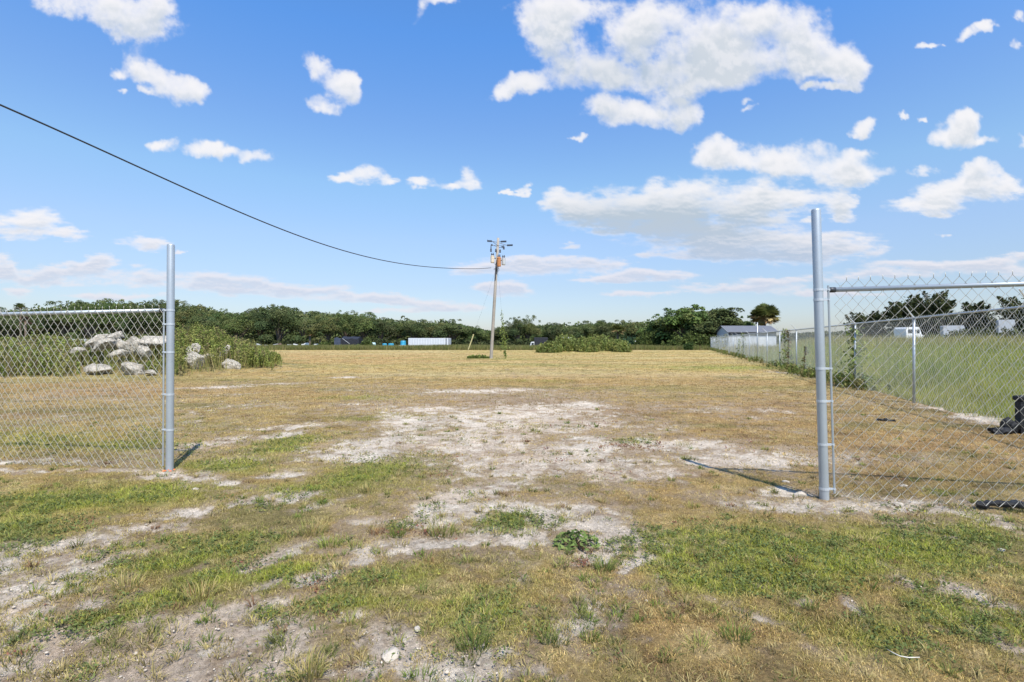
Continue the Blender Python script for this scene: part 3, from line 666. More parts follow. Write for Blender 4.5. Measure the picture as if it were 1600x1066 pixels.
for (px, py, w, h, nm, lab) in [
 (1405, 786, 17, 7, 'stone', 'flat white stone on the bare strip just in front of the right fence'),
 (1250, 769, 26, 10, 'stone', 'pale lump of limestone just left of the right gate post'),
 (1228, 752, 12, 4, 'stone', 'thin pale chip behind the lump left of the right gate post'),
 (12, 722, 24, 10, 'stone', 'grey white stone under the left fence at the photo edge'),
 (1412, 758, 12, 5, 'stone', 'small rounded stone behind the middle of the right fence'),
 (305, 763, 14, 6, 'stone', 'small white stone in the grass right of the left gate post'),
 (607, 1020, 40, 12, 'stone', 'broad buff rock barely above the soil at the bottom of the photo'),
 (633, 1000, 11, 8, 'stone', 'small white pebble beside the broad buff rock'),
 (652, 981, 14, 6, 'stone', 'flat white pebble at the edge of the central green patch'),
 (1565, 858, 12, 5, 'stone', 'white stone in the green grass near the right edge'),
 (618, 993, 6, 5, 'stone', 'tiny pebble between the two white pebbles')]:
    D = F * CH / (py + h * .3 - HZ)
    boulder(nm, lab, 'stone', px, py + h * .35, D, w, h * 1.35, int(px * 3 + py), (0, 0, px), sub=3, m=M_stone, group='loose stones in the lot')

# ================================================================== fences
def chain_link(p0, p1, b0, b1, t0, t1, half_w, half_h, r=.0024, sides=4, bow=.006, lit_skew=0.0):
    """woven wire: p0,p1 plan points; b bottom z, t top z at both ends"""
    p0 = np.array(p0, float); p1 = np.array(p1, float); L = np.linalg.norm(p1 - p0); d = (p1 - p0) / L; nn = c_(-d[1], d[0])
    K = int(L / half_w); Jn = int(round(((t0 + t1) / 2 - (b0 + b1) / 2) / half_h)); J = np.arange(Jn + 1)
    k = np.arange(K)[:, None]; j = J[None, :]
    right = (j + k) % 2
    s = (k + right) * half_w + 0 * j
    fr = s / L; z = (b0 + (b1 - b0) * fr) + ((t0 + (t1 - t0) * fr) - (b0 + (b1 - b0) * fr)) * j / Jn
    nrm = np.where(right == 1, bow * .5, -bow * .5)
    # slight sag and wobble so it is not a perfect lattice
    s = s + .004 * np.sin(k * 1.7 + j * .9) ; z = z + .003 * np.sin(k * .6 + j * 1.3); nrm = nrm + .012 * np.sin(s * 2.1) * np.sin(np.pi * j / Jn)
    P = np.stack([p0[0] + d[0] * s + nn[0] * nrm, p0[1] + d[1] * s + nn[1] * nrm, z], -1)       # K, Jn+1, 3
    ang = np.arange(sides) * 2 * np.pi / sides + .3
    ring = (np.cos(ang)[:, None] * c_(d[0], d[1], 0)[None] + np.sin(ang)[:, None] * c_(nn[0], nn[1], 0)[None]) * r
    ring = ring * 1.2; ring[:, 2] -= lit_skew * (ring[:, 0] * d[0] + ring[:, 1] * d[1])  # skewed section thickens one diagonal, shaping in the look of better lit wires
    V = P[:, :, None, :] + ring[None, None]                                   # K, J, sides, 3
    idx = np.arange(V.shape[0] * V.shape[1] * sides).reshape(K, Jn + 1, sides)
    a = idx[:, :-1, :]; b = idx[:, 1:, :]
    Fi = np.stack([a, np.roll(a, -1, 2), np.roll(b, -1, 2), b], -1).reshape(-1, 4)
    return V.reshape(-1, 3), Fi, P
def band(mb, x, y, z, r, h, dirx, diry, ext):
    n = 16; V = []
    for zz, rr in ((z - h / 2, r), (z + h / 2, r)):
        for k in range(n): t = 2 * math.pi * k / n; V.append((x + rr * math.cos(t), y + rr * math.sin(t), zz))
    Fc = [(k, (k + 1) % n, n + (k + 1) % n, n + k) for k in range(n)] + [tuple(range(n))[::-1], tuple(range(n, 2 * n))]
    mb.add(V, Fc)
    M = Matrix.Translation((x, y, z)) @ Matrix.Rotation(math.atan2(diry, dirx), 4, 'Z')
    mb.box(r * .7, r + ext, -.006, .006, -h / 2 * .9, h / 2 * .9, M)
    mb.tube([M @ Vector((r + ext * .7, -.022, 0)), M @ Vector((r + ext * .7, .022, 0))], .007, 6)

def gate_fence(label, base, top, far, rail_z, rail_z1, bot, bot1, tip, r_post, bands, hw, hh, wr, lit_skew=0.0):
    x0, y0 = base; fx, fy = far; d = Vector((fx - x0, fy - y0, 0)).normalized()
    t = thing('chain_link_fence', label, 'fence', (x0, y0, 0))
    def loc(p): return Vector(p) - Vector((x0, y0, 0))
    mb = MB(); H = top[2]; n = 24; V = []; rings = [(-.3, 1), (0, 1), (H * .5, 1), (H - .012, 1), (H, .9), (H, .86), (H - .25, .86)]
    for (z, k) in rings:
        for q in range(n):
            a = 2 * math.pi * q / n; f = z / H; V.append(((top[0] - x0) * f + r_post * k * math.cos(a), (top[1] - y0) * f + r_post * k * math.sin(a), z))
    Fc = [(i * n + q, i * n + (q + 1) % n, (i + 1) * n + (q + 1) % n, (i + 1) * n + q) for i in range(len(rings) - 1) for q in range(n)]
    mb.add(V, Fc); mb.build('gate_post', M_galv, t, True)
    for z in bands:
        b = MB(); f = z / H; band(b, (top[0] - x0) * f, (top[1] - y0) * f, z, r_post + .0035, .022, d.x, d.y, .055); b.build('tension_band', M_galvband, t)
    # tension bar beside the post
    o_ = d * (r_post + .045)
    fb = bot / H; ft = (rail_z + tip * .4) / H
    pb = Vector((o_.x + (top[0] - x0) * fb, o_.y, bot + .03)); pt = Vector((o_.x + (top[0] - x0) * ft, o_.y, rail_z + tip * .35))
    MB().tube([pb, pt], .0095, 6).build('tension_bar', M_galv, t)
    L = (Vector((fx, fy, 0)) - Vector((x0, y0, 0))).length
    # rail
    pr = Vector((d.x * (r_post + .06) + (top[0] - x0) * rail_z / H, d.y * (r_post + .06), rail_z)); pe = Vector((fx - x0, fy - y0, rail_z1))
    nb = Vector((-d.y, d.x, 0)); side = nb if nb.y > 0 else -nb
    off = side * .024
    MB().tube([pr + off, pe + off], .0225, 14).build('top_rail', M_galv, t, True)
    cup = MB(); cup.tube([pr + off - d * .012, pr + off + d * .05], .026, 14); cup.build('rail_end_cup', M_darkmetal, t, True)
    s0 = r_post + .045
    p0 = (d.x * s0, d.y * s0); p1 = (fx - x0, fy - y0)
    V, Fi, P = chain_link(p0, p1, bot, bot1, rail_z + tip - .03, rail_z1 + tip - .03, hw, hh, wr, lit_skew=lit_skew)
    # shear so the net follows a leaning post only near it
    # twisted tips on top
    K = P.shape[0]; par = (P.shape[1] - 1 + np.arange(K)) % 2
    tp = P[:, -1][par == 1]; tips = MB()
    for q in tp:
        q = Vector(q); tips.tube([q, q + Vector((.001, 0, .022)), q + Vector((random.uniform(-.004, .006), random.uniform(-.004, .004), .038))], [wr * 1.3, wr * 1.5, wr * 1.1], 4)
    tv = np.array(tips.v); tf = [f for f in tips.f if len(f) == 4]
    V2 = np.concatenate([V, tv]); Fi2 = np.concatenate([Fi, np.array(tf) + len(V)])
    np_mesh('wire_mesh', V2, Fi2, M_wire, parent=t)
    # wire ties on the rail
    for s_ in np.arange(.75, L, .62):
        q = Vector((d.x * s_, d.y * s_, rail_z + (rail_z1 - rail_z) * s_ / L)) + off; b = MB()
        b.tube([q + d * .004 + Vector((0, 0, .0)) + Vector((side.x * .027 * math.cos(a), side.y * .027 * math.cos(a), .027 * math.sin(a))) for a in np.linspace(0, 2 * math.pi, 9)], .003, 4, False); b.build('rail_tie', M_wire, t)
    return t
# right gate post and fence panel
RB = (2.965, 4.86); CORNER = (6.95, 3.89)
gate_fence('chain link fence panel running right from the taller right gate post',
           RB, (2.885, 4.86, 2.75), CORNER, 1.985, 2.03, .03, .035, .115, .041,
           [.10, .52, .93, 1.24, 1.92 - .03, 1.985], .050, .0575, .0023, lit_skew=.3)
# left gate post and fence panel
LB = (-3.972, 5.94)
gate_fence('chain link panel running left from the shorter, left gate post',
           LB, (-3.957, 5.94, 2.62), (-8.6, 6.56), 1.857, 1.80, .02, -.03, .055, .040,
           [.47, .88, 1.37, 1.695, 1.857], .0468, .065, .0020, lit_skew=.85)
# long side fence --------------------------------------------------------
def side_fence():
    t = thing('chain_link_fence', 'long side fence of chain link with angled arms on its post tops', 'fence', (SF_A + SF_B * 3.9, 3.9, 0))
    O = Vector(t.location); RZ = 2.055
    def P(Y, z): return Vector((SF_A + SF_B * Y, Y, z)) - O
    ys = [3.89, 8.25] + [12.4 + 4.15 * i for i in range(21)] + [99.5]
    for i, Y in enumerate(ys):
        tall = abs(Y - 37.3) < .1 or Y < 4
        k = i
        top = 2.85 if tall else RZ - .02
        g = float(gz(SF_A + SF_B * Y, Y))
        MB().tube([P(Y, g - .2), P(Y, g + top)], .037 if tall else .03, 10).build('fence_post', M_galv, t, True)
        if not tall:
            # arm leans into the lot
            MB().tube([P(Y, g + RZ), P(Y, g + RZ) + Vector((-.30 - .05 * math.sin(i * 3), -.10, .27))], [.019, .012], 6).build('barb_arm', M_arm, t)
    MB().tube([P(3.9, RZ), P(8.25, RZ + float(gz(8.3, 8.25)))] + [P(Y, RZ + float(gz(SF_A + SF_B * Y, Y))) for Y in ys[2:]], .021, 8).build('top_rail', M_galv, t, True)
    a = P(3.95, 0); b = P(52, 0); c2 = P(99.5, 0)
    V, Fi, _ = chain_link((a.x, a.y), (b.x, b.y), .03, .03, RZ + .045, RZ + .045, .05, .06, .0018)
    V2, Fi2, _ = chain_link((b.x, b.y), (c2.x, c2.y), .03, .03, RZ + .045, RZ + .045, .10, .12, .0034)
    np_mesh('wire_mesh', np.concatenate([V, V2]), np.concatenate([Fi, Fi2 + len(V)]), M_wire_far, parent=t)
side_fence()
# vines on the side fence posts
def vine(Y, h, label, cols, dens=1.0, wd=.14):
    n = int(150 * dens); X0 = SF_A + SF_B * Y; z = rng.uniform(.05, h, n) ; th = z * 5
    P = np.stack([X0 + np.cos(th) * .05 + rng.normal(0, wd * (1.1 - .5 * z / h)), Y + np.sin(th) * .05 + rng.normal(0, wd, n) * .8, z], 1)
    P[:, 0] = X0 + np.cos(th) * .05 + rng.normal(0, 1, n) * wd * (1.15 - .6 * z / h)
    o = thing('climbing_vine', label, 'vine', (X0, Y, 0))
    P = P - c_(X0, Y, 0)
    col = np.array(cols)[rng.integers(0, len(cols), n)] * rng.uniform(.7, 1.4, n)[:, None]
    V, Fi, cc = leaf_quads(P, rng.uniform(.03, .06, n), col, up=.3, aspect=1.3)
    np_mesh('foliage', V, Fi, M_leaf, cc, parent=o)
    MB().tube([(.04 * math.cos(k * 1.1), .04 * math.sin(k * 1.1), h * k / 14) for k in range(15)], .008, 4).build('stem', M_bark, o)
GC = [(.17, .22, .055), (.21, .24, .07), (.13, .17, .045)]; BC = [(.20, .14, .07), (.15, .11, .06), (.16, .18, .05)]
vine(16.6, 2.0, 'green vine climbing the side fence post seen just right of the right gate post', GC, 2.0, .16)
vine(26.6, 2.1, 'tall leafy vine hanging on the side fence left of the right gate post', BC, 1.0, .10)
vine(27.4, 2.15, 'yellow green vine reaching the rail where the shed roof ends', GC, 1.2, .14)
vine(23.2, 1.3, 'thin brown vine stem on the side fence nearest the right gate post', BC, .6, .06)
vine(45.2, 2.2, 'vine on the side fence in front of the middle of the shed', GC, 1.2, .16)
vine(48.5, 1.7, 'short vine on the side fence left of the shed middle', GC, .8, .14)
vine(62.0, 2.4, 'yellow flowering vine over the side fence rail at the shed corner', [(.30, .26, .04), (.2, .2, .05)], 1.6, .5)
vine(74.0, 2.3, 'green vine on the far stretch of the side fence', GC, 1.6, .4)

# ================================================================== utility pole and wires
def lathe(mb, c, prof, n=12):
    V = [(c[0] + r * math.cos(2 * math.pi * k / n), c[1] + r * math.sin(2 * math.pi * k / n), c[2] + z) for (r, z) in prof for k in range(n)]
    m = len(prof); Fc = [(i * n + k, i * n + (k + 1) % n, (i + 1) * n + (k + 1) % n, (i + 1) * n + k) for i in range(m - 1) for k in range(n)]
    Fc += [tuple(range(n))[::-1], tuple((m - 1) * n + k for k in range(n))]
    return mb.add(V, Fc)
def utility_pole():
    B = at(767.3, 44.0, 0.0); T = at(778.5, 44.0, py=372)
    t = thing('utility_pole', 'weathered leaning wooden utility pole with three transformers in the middle of the lot', 'utility pole', B)
    T = T - B
    def at_h(py): 
        z = CH + (HZ - py) / F * 44.0; return T * (z / T.z)
    MB().tube([(0, 0, -.5), (0, 0, 0), T * .5, T], [.15, .145, .13, .105], 14).build('pole_shaft', M_poleWood, t, True)
    u = 44.0 / F
    # dead end arms with insulators, top
    def arm(py, dx, dz, ins_len, nm='insulator_arm', dy=0):
        p = at_h(py); e = p + Vector((dx * u, dy, dz * u)); MB().tube([p, e], .022, 6).build(nm, M_darkmetal, t)
        d = Vector((1 if dx > 0 else -1, 0, .04)).normalized(); b = MB(); k = 0; s = 0
        pts = []; rr = []
        while s < ins_len:
            pts += [e + d * s, e + d * (s + .05)]; rr += [.035, .11]; s += .09
        b.tube(pts, rr, 8); b.build('insulator', M_insul, t)
    arm(384, -9, 7.0, .42); arm(379, -16, 3.5, .06, dy=.15); arm(378, 4, 1.0, .45, dy=.2); arm(379, 14, -4.5, .45)
    arm(386, -8, 3, .15); arm(388, 6, 2.0, .12)
    for (py, dx, hz) in ((384, -10.5, .55), (384, 9.5, .35), (389, -2.5, .3), (390, 4.0, .3)):   # hanging cut outs and pins
        p = at_h(py) + Vector((dx * u, -.12, 0)); b = MB(); lathe(b, (p.x, p.y, p.z - hz), [(.05, 0), (.09, .06), (.05, .12), (.09, .18), (.05, .24), (.03, hz)], 8); b.build('cutout_switch', M_insul, t)
    p = at_h(385); MB().tube([p + Vector((-10.5 * u, -.12, .05)), p + Vector((9.5 * u, -.12, .05))], .014, 6).build('cross_brace', M_darkmetal, t)
    # transformers
    def tank(py0, py1, dx, w, m, dy):
        p = at_h(py1); h = (py1 - py0) * u; r = w * u / 2; c = (p.x + dx * u, p.y + dy, p.z); o = MB()
        lathe(o, c, [(r * .9, 0), (r, .05), (r, h * .86), (r * 1.07, h * .87), (r * 1.07, h * .92), (r * .8, h)], 16)
        tk = o.build('transformer', m, t, False)
        for sx in (-.4, .4):
            q = MB(); lathe(q, (c[0] + r * sx, c[1], c[2] + h * .93), [(.045, 0), (.075, .05), (.04, .10), (.075, .15), (.04, .20), (.02, .3)], 8); q.build('bushing', M_insul, tk)
        br = MB(); br.box(min(c[0], p.x), max(c[0], p.x), c[1] - .03 + (.0), c[1] + .03, c[2] + h * .6, c[2] + h * .7); br.build('mounting_bracket', M_darkmetal, tk)
    tank(400, 411, -6.6, 6, M_beige, -.05); tank(403, 417.5, 4.0, 6.2, M_rust, -.36); tank(403, 414, 10.8, 6, M_greytank, .1)
    # loops of wire below the tanks
    for (py, dx, s) in ((421, 3.5, 1), (424, 4.5, .7), (413, -4, .5)):
        p = at_h(py); MB().tube([p + Vector((0, -.16, .1)), p + Vector((dx * u * .6, -.2, -.15 * s)), p + Vector((dx * u, -.2, .1 * s)), p + Vector((dx * u * .9, -.2, .35 * s))], .018, 5).build('jumper_wire', M_cable, t)
    MB().tube([at_h(418) + Vector((-.04, -.155, 0)), at_h(437) + Vector((-.02, -.165, 0))], .045, 6).build('conduit', M_darkmetal, t)
    MB().tube([at_h(422) + Vector((.0, -.12, .12)), at_h(422) + Vector((.0, .0, .0)) + Vector((-4 * u, -.1, .05))], .03, 6).build('cable_clamp', M_darkmetal, t)
    # guys
    a = at(727, 44.0, 0.0) - B; g = MB(); s = at_h(420); g.tube([a, s], .004, 5); gw = g.build('guy_wire', M_darkmetal, t)
    k0 = a + (s - a) * .27; k1 = a + (s - a) * (.27 - .162)
    k0 = a + (s - a) * .27; k1 = a + (s - a) * .10
    MB().tube([k0, k1], .05, 8).build('guy_guard', M_yellow, gw)
    a2 = at(789.5, 44.0, 0.0) - B; s2 = at_h(402); MB().tube([a2, s2], .004, 5).build('guy_wire', M_darkmetal, t)
    return a2 + B, s2 + B
ga, gb = utility_pole()
# vine on the right guy
n = 420; tt = rng.beta(1.2, 1.6, n) * .48; P = np.array(ga)[None] * (1 - tt[:, None]) + np.array(gb)[None] * tt[:, None] + rng.normal(0, 1, (n, 3)) * np.where((tt > .1) & (tt < .28), .17, .06)[:, None] * c_(1, 1, .5)
col = np.array(GC)[rng.integers(0, 3, n)] * rng.uniform(.8, 1.5, n)[:, None]
V, Fi, cc = leaf_quads(P, rng.uniform(.03, .065, n), col, up=.2)
tag(np_mesh('guy_wire_vine', V, Fi, M_leaf, cc), 'leafy vine wound up the guy wire right of the utility pole', 'vine')
# ragged weeds at the anchor left of the pole
def patch_plant(name, label, cat, px, D, wpx, H, n, per, ls, cols, depth=None, group=None, spread=.3):
    c = at(px, D); wx = wpx / F * D / 2; dp = depth or wx * .6
    a = rng.uniform(0, 2 * np.pi, n); rr = np.sqrt(rng.uniform(0, 1, n)); X = c.x + np.cos(a) * rr * wx; Y = D + np.sin(a) * rr * dp
    H_ = H * (1.05 - .65 * rr ** 2) * rng.uniform(.45, 1.3, n)
    V, Fi, cc = leafy_plants(X, Y, H_, per, ls, cols, spread=spread)
    z0 = float(gz(c.x, D)); o = np_mesh(name, V - c_(c.x, D, z0), Fi, M_leaf, cc); o.location = (c.x, D, z0)
    return tag(o, label, cat, group)
patch_plant('weed_patch', 'low strip of green weeds at the foot of the utility pole', 'weeds', 747, 44.2, 36, .28, 90, 16, .05, GC, .35)
# long service cable sagging from the upper left to the pole
pts = []
A = at(767.5, 44.0, py=419); A.x += -.2
ctrl = [(0, 163), (60, 191), (140, 227), (207, 257), (275, 287), (345, 318), (413, 348), (470, 370), (530, 390), (590, 405), (650, 415), (700, 419.5), (735, 420), (768, 418.5)]
ax, ay_, bx, by_ = -1.8, 44.0, -12.0, 12.0
cx_, cy_ = zip(*ctrl)
tl = []
for px, py in ctrl:
    k = (px - 800) / F; s = (k * ay_ - ax) / ((bx - ax) - k * (by_ - ay_)); tl.append((s, px, py))
tl.sort(); ss = np.array([q[0] for q in tl]); zz = np.array([CH + (HZ - q[2]) / F * (ay_ + (by_ - ay_) * q[0]) for q in tl])
pz = np.polyfit(ss, zz, 5)
S = np.linspace(0, 1.0, 60)
for s in S: pts.append((ax + (bx - ax) * s, ay_ + (by_ - ay_) * s, float(np.polyval(pz, s))))
dz = (pts[-1][2] - pts[-3][2]) / (S[-1] - S[-3])
for s in (1.1, 1.2, 1.3): pts.append((ax + (bx - ax) * s, ay_ + (by_ - ay_) * s, pts[59][2] + dz * (s - 1) + 4 * (s - 1) ** 2))
tag(MB().tube(pts, .022, 6).build('service_cable', M_cable, smooth=True), 'black overhead cable sagging from the upper left to the utility pole', 'cable')

# ================================================================== trees
def crown(bl, n, ls, cols, r, shell=.55, zcut=None, outb=.9, aspect=1.3):
    bl = np.array(bl); w = bl[:, 3] ** 2; b = r.choice(len(bl), n, p=w / w.sum())
    d = r.normal(size=(n, 3)); d /= np.linalg.norm(d, axis=1)[:, None]
    low = d[:, 2] < -.45; d[low, 2] *= -1
    k = shell + (1 - shell) * r.uniform(0, 1, n) ** .6; k *= 1 + .16 * r.normal(size=n) * (r.uniform(0, 1, n) < .3)
    P = bl[b, :3] + d * (bl[b, 3] * k)[:, None] * c_(1, 1, .82)
    bc = np.array(cols)[r.integers(0, len(cols), len(bl))] * r.uniform(.82, 1.2, len(bl))[:, None]
    col = bc[b] * r.uniform(.78, 1.3, n)[:, None]
    s = ls * r.uniform(.6, 1.4, n)
    if zcut is not None: q = P[:, 2] > zcut; P, col, s, d = P[q], col[q], s[q], d[q]
    return leaf_quads(P, s, col, out=d * (outb * 1.5), up=.5, aspect=aspect, r=r)
OAKV = [(1.0, 1.0, 1.0), (.78, .80, .80), (1.12, 1.02, .9), (.9, .98, .85), (1.05, 1.12, .95), (.72, .74, .76)]
OAKC = [(.135, .145, .060), (.165, .160, .070), (.110, .130, .060), (.185, .165, .082)]
def oak(name, seed, W, H, n=5200, ls=.17, cols=OAKC, nb=26, trunk_h=.22, knob=.2):
    r = np.random.default_rng(seed); bl = []; a = W / 2; zc = H * .56; hz = H * .44
    for i in range(nb):
        d = r.normal(size=3); d /= np.linalg.norm(d); 
        if d[2] < -.25: d[2] *= -.5
        k = r.uniform(.55, .86); rad = min(a, hz) * r.uniform(.24, .42)
        bl.append((d[0] * (a - rad) * k * 1.15, d[1] * (a - rad) * k * 1.1, zc + d[2] * (hz - rad * .9) * k * 1.15, rad))
    for i in range(int(nb * knob)):   # outlying knobs that break the outline
        th = r.uniform(0, 2 * np.pi); k = r.uniform(.35, .95); rad = min(a, hz) * r.uniform(.10, .18)
        bl.append((math.cos(th) * a * k, math.sin(th) * a * k * .9, zc + hz * math.sqrt(max(0, 1 - k * k)) * r.uniform(.9, 1.08), rad))
    for i in range(7):                # skirt
        th = r.uniform(0, 2 * np.pi); bl.append((math.cos(th) * a * .6, math.sin(th) * a * .6, H * .27, a * .26))
    bl.append((0, 0, zc, min(a, hz) * .6))
    root = bpy.data.objects.new(name, None); root.empty_display_size = .3
    V, Fi, cc = crown(bl, n, ls, cols, r)
    cr = np_mesh('crown', V, Fi, M_leaf, cc, parent=root, link=False)
    mb = MB(); mb.tube([(0, 0, -.4), (0, 0, H * trunk_h * .6), (r.uniform(-.3, .3), 0, H * .5)], [W * .045, W * .034, W * .02], 8)
    for i in r.choice(nb, 9, replace=False):
        e = bl[i]; mb.tube([(0, 0, H * trunk_h), (e[0] * .4, e[1] * .4, H * trunk_h + (e[2] - H * trunk_h) * .55), e[:3]], [W * .022, W * .014, W * .005], 5, False)
    me = mb.build('trunk', M_bark, root, False); C.objects.unlink(me)
    return root, [cr, me]
def plant_tree(proto, name, label, x, y, sx, sz, rz, group=None, cat='tree', z=None):
    root, ch = proto; t = root.copy(); t.name = name; C.objects.link(t)
    t.location = (x, y, float(gz(x, y)) if z is None else z); t.scale = (sx, sx, sz); t.rotation_euler = (0, 0, rz)
    for c in ch:
        k = c.copy(); C.objects.link(k); k.parent = t
    return tag(t, label, cat, group)
OAKS = [oak('oak_tree', 501 + i, 12, 12, 14000, .112, cols=[tuple(np.array(q) * np.array(OAKV[i]) * np.array([.76, .92, .78])) for q in OAKC], nb=15 + 4 * i, knob=.35 + .18 * i) for i in range(6)]
PALE = [oak('pale_tree', 541 + i, 8, 9, 3200, .17, cols=[(.10, .125, .035), (.085, .11, .035), (.12, .13, .045)], nb=16) for i in range(2)]
# tree line: pixel x of centre, pixel y of crown top, half width px, distance, kind, label
TG = 'trees of the distant tree line'
TL = [
 (-40, 480, 45, 140, 0, 'dark tree at the left end of the tree line, partly outside the photo'),
 (20, 492, 40, 138, 1, 'low dark tree at the left edge behind the fence mesh'),
 (62, 490, 30, 142, 2, 'low rounded tree right of the leftmost palm'),
 (105, 474, 34, 140, 0, 'dark spreading tree above the left end of the rubble mound'),
 (143, 472, 30, 136, 3, 'tall dark tree above the slanting top slab of the mound'),
 (182, 473, 30, 140, 4, 'dark tree above the crest of the rubble mound'),
 (220, 475, 30, 136, 1, 'knobbly dark tree just left of the left gate post'),
 (255, 474, 26, 142, 5, 'dark tree directly behind the left gate post'),
 (293, 475, 26, 138, 2, 'dark tree just right of the left gate post'),
 (318, 487, 24, 134, 0, 'mid height tree where the line steps down right of the left gate post'),
 (345, 484, 16, 140, 3, 'narrow tree with a lone knob poking up in the dip of the line'),
 (372, 491, 24, 136, 4, 'low tree in the dip left of the tallest broad oak'),
 (408, 481, 24, 140, 5, 'left shoulder tree of the tallest broad oak group'),
 (435, 477, 34, 136, 1, 'tallest broad oak of the left half of the tree line'),
 (475, 482, 28, 138, 0, 'oak with ragged top right of the tallest broad oak'),
 (510, 493, 26, 134, 2, 'low oak above the dry palm of the tree line'),
 (540, 490, 24, 140, 3, 'oak behind the black tarp shelter'),
 (568, 492, 24, 138, 4, 'oak just right of the black tarp shelter'),
 (596, 500, 24, 140, 5, 'low oak above the pale tank'),
 (622, 496, 20, 144, 6, 'brighter rounded tree left of the white trailer'),
 (648, 503, 24, 140, 1, 'low oak behind the left end of the white trailer'),
 (676, 504, 24, 142, 2, 'low oak behind the middle of the white trailer'),
 (706, 499, 30, 138, 0, 'broad oak behind the right end of the white trailer'),
 (738, 512, 24, 142, 3, 'low dark tree left of the utility pole'),
 (762, 518, 20, 146, 4, 'lowest tree directly behind the utility pole'),
 (787, 512, 20, 144, 5, 'small tree behind the vine covered guy wire'),
 (808, 499, 18, 138, 1, 'upright dark tree right of the utility pole with sky gaps'),
 (825, 498, 18, 140, 2, 'upright dark tree beside the black covered truck'),
 (848, 515, 18, 146, 3, 'low tree behind the black covered truck'),
 (865, 507, 14, 142, 5, 'small round tree right of the black covered truck'),
 (884, 512, 14, 142, 6, 'reddish olive shrub like tree behind the white van'),
 (902, 503, 24, 136, 0, 'dark round oak above the left part of the weedy thicket'),
 (930, 505, 18, 140, 4, 'oak above the middle of the weedy thicket'),
 (953, 500, 26, 138, 1, 'broad oak behind the green palm of the tree line'),
 (983, 502, 20, 140, 2, 'oak just right of the green palm'),
 (1003, 508, 16, 138, 7, 'bright green tree left of the big near tree clump'),
]
rr_ = np.random.default_rng(77)
for i, (px, py, hw, D, k, lab) in enumerate(TL):
    X = (px - 800) / F * D; gr = float(gz(X, D)); H = CH + (HZ - py) / F * D - gr; W = 2 * hw / F * D
    if k >= 6: plant_tree(PALE[k - 6], 'broadleaf_tree', lab, X, D, W / 8 * 1.15, H / 9 * 1.02, rr_.uniform(0, 6.3), TG)
    else: plant_tree(OAKS[k], 'oak_tree', lab, X, D, W / 12 * 1.28, H / 12 * rr_.uniform(.98, 1.09), rr_.uniform(0, 6.3), TG)
# wood behind as one mass
n = 170000; X = rng.uniform(-190, 60, n); px = 800 + F * X / 165
topy = np.interp(px, [-200, 0, 90, 110, 300, 330, 390, 430, 490, 600, 700, 760, 800, 900, 1000, 1080], [482, 494, 488, 478, 480, 496, 494, 484, 490, 504, 508, 522, 516, 512, 508, 520])
Yw = rng.uniform(152, 185, n); top = CH + (HZ - topy) / F * 165 + 1.2
Zt = -1.2 + (top + 1.2) * (.80 + .22 * fbm(X, Yw, .16, 3, 141) + .16 * (vnoise(X * .5, Yw * .3, 143) - .5)); Z = -1.2 + (Zt + 1.2) * rng.uniform(.05, 1, n) ** .6
col = np.array(OAKC)[rng.integers(0, 4, n)] * c_(.76, .92, .78) * rng.uniform(.6, 1.35, n)[:, None] * (.75 + .5 * fbm(X, Z, .3, 2, 142))[:, None]
V, Fi, cc = leaf_quads(np.stack([X, Yw, Z], 1), rng.uniform(.2, .36, n), col, up=.3, out=np.array([[0, -.8, 0]]))
tag(np_mesh('distant_wood', V, Fi, M_leaf, cc), 'dark wood filling in behind the distant tree line', 'wood', kind='stuff')
# undergrowth at the foot of the line
n = 2600; X = rng.uniform(-150, 50, n); Yu = rng.uniform(128, 146, n)
V, Fi, cc = leafy_plants(X, Yu, rng.uniform(1.0, 3.2, n), 22, .20, [(.05, .062, .024), (.07, .082, .03), (.04, .05, .02)], spread=.4)
tag(np_mesh('undergrowth', V, Fi, M_leaf, cc), 'dark undergrowth along the foot of the distant tree line', 'undergrowth', kind='stuff')
# nearer clump on the right with bright leaves
CLC = [(.11, .165, .042), (.135, .19, .05), (.09, .14, .042), (.15, .18, .055)]
CLD = [(.075, .095, .032), (.095, .11, .04), (.06, .08, .028)]
NEARB = oak('near_tree_bright', 601, 10, 8.5, 9500, .15, CLC, nb=30); NEARD = oak('near_tree_dark', 602, 10, 8.5, 9500, .15, CLD, nb=34, knob=.35); NEARG = oak('near_tree_small', 603, 8, 6.5, 5000, .14, CLC, nb=20)
for (pr, px, py, hw, D, W0, H0, lab) in [
 (NEARG, 1018, 503, 22, 112, 8, 6.5, 'small tree at the left end of the near tree clump'),
 (NEARB, 1040, 492, 26, 108, 10, 8.5, 'rounded tree second from the left in the near tree clump'),
 (NEARB, 1070, 479, 42, 102, 10, 8.5, 'big bright green tree at the middle of the near tree clump'),
 (NEARD, 1118, 479, 42, 106, 10, 8.5, 'big dark tree left of the shed'),
 (NEARD, 1100, 500, 30, 98, 10, 8.5, 'dark low tree in front of the big trees, left of the fence end'),
 (NEARG, 1160, 494, 20, 110, 8, 6.5, 'small green tree just above the left end of the shed roof')]:
    X = (px - 800) / F * D; H = CH + (HZ - py) / F * D; W = 2 * hw / F * D
    plant_tree(pr, 'broadleaf_tree', lab, X, D, W / W0 * 1.28, H / H0 * 1.02, px * .7, 'trees of the near clump left of the shed', z=0)
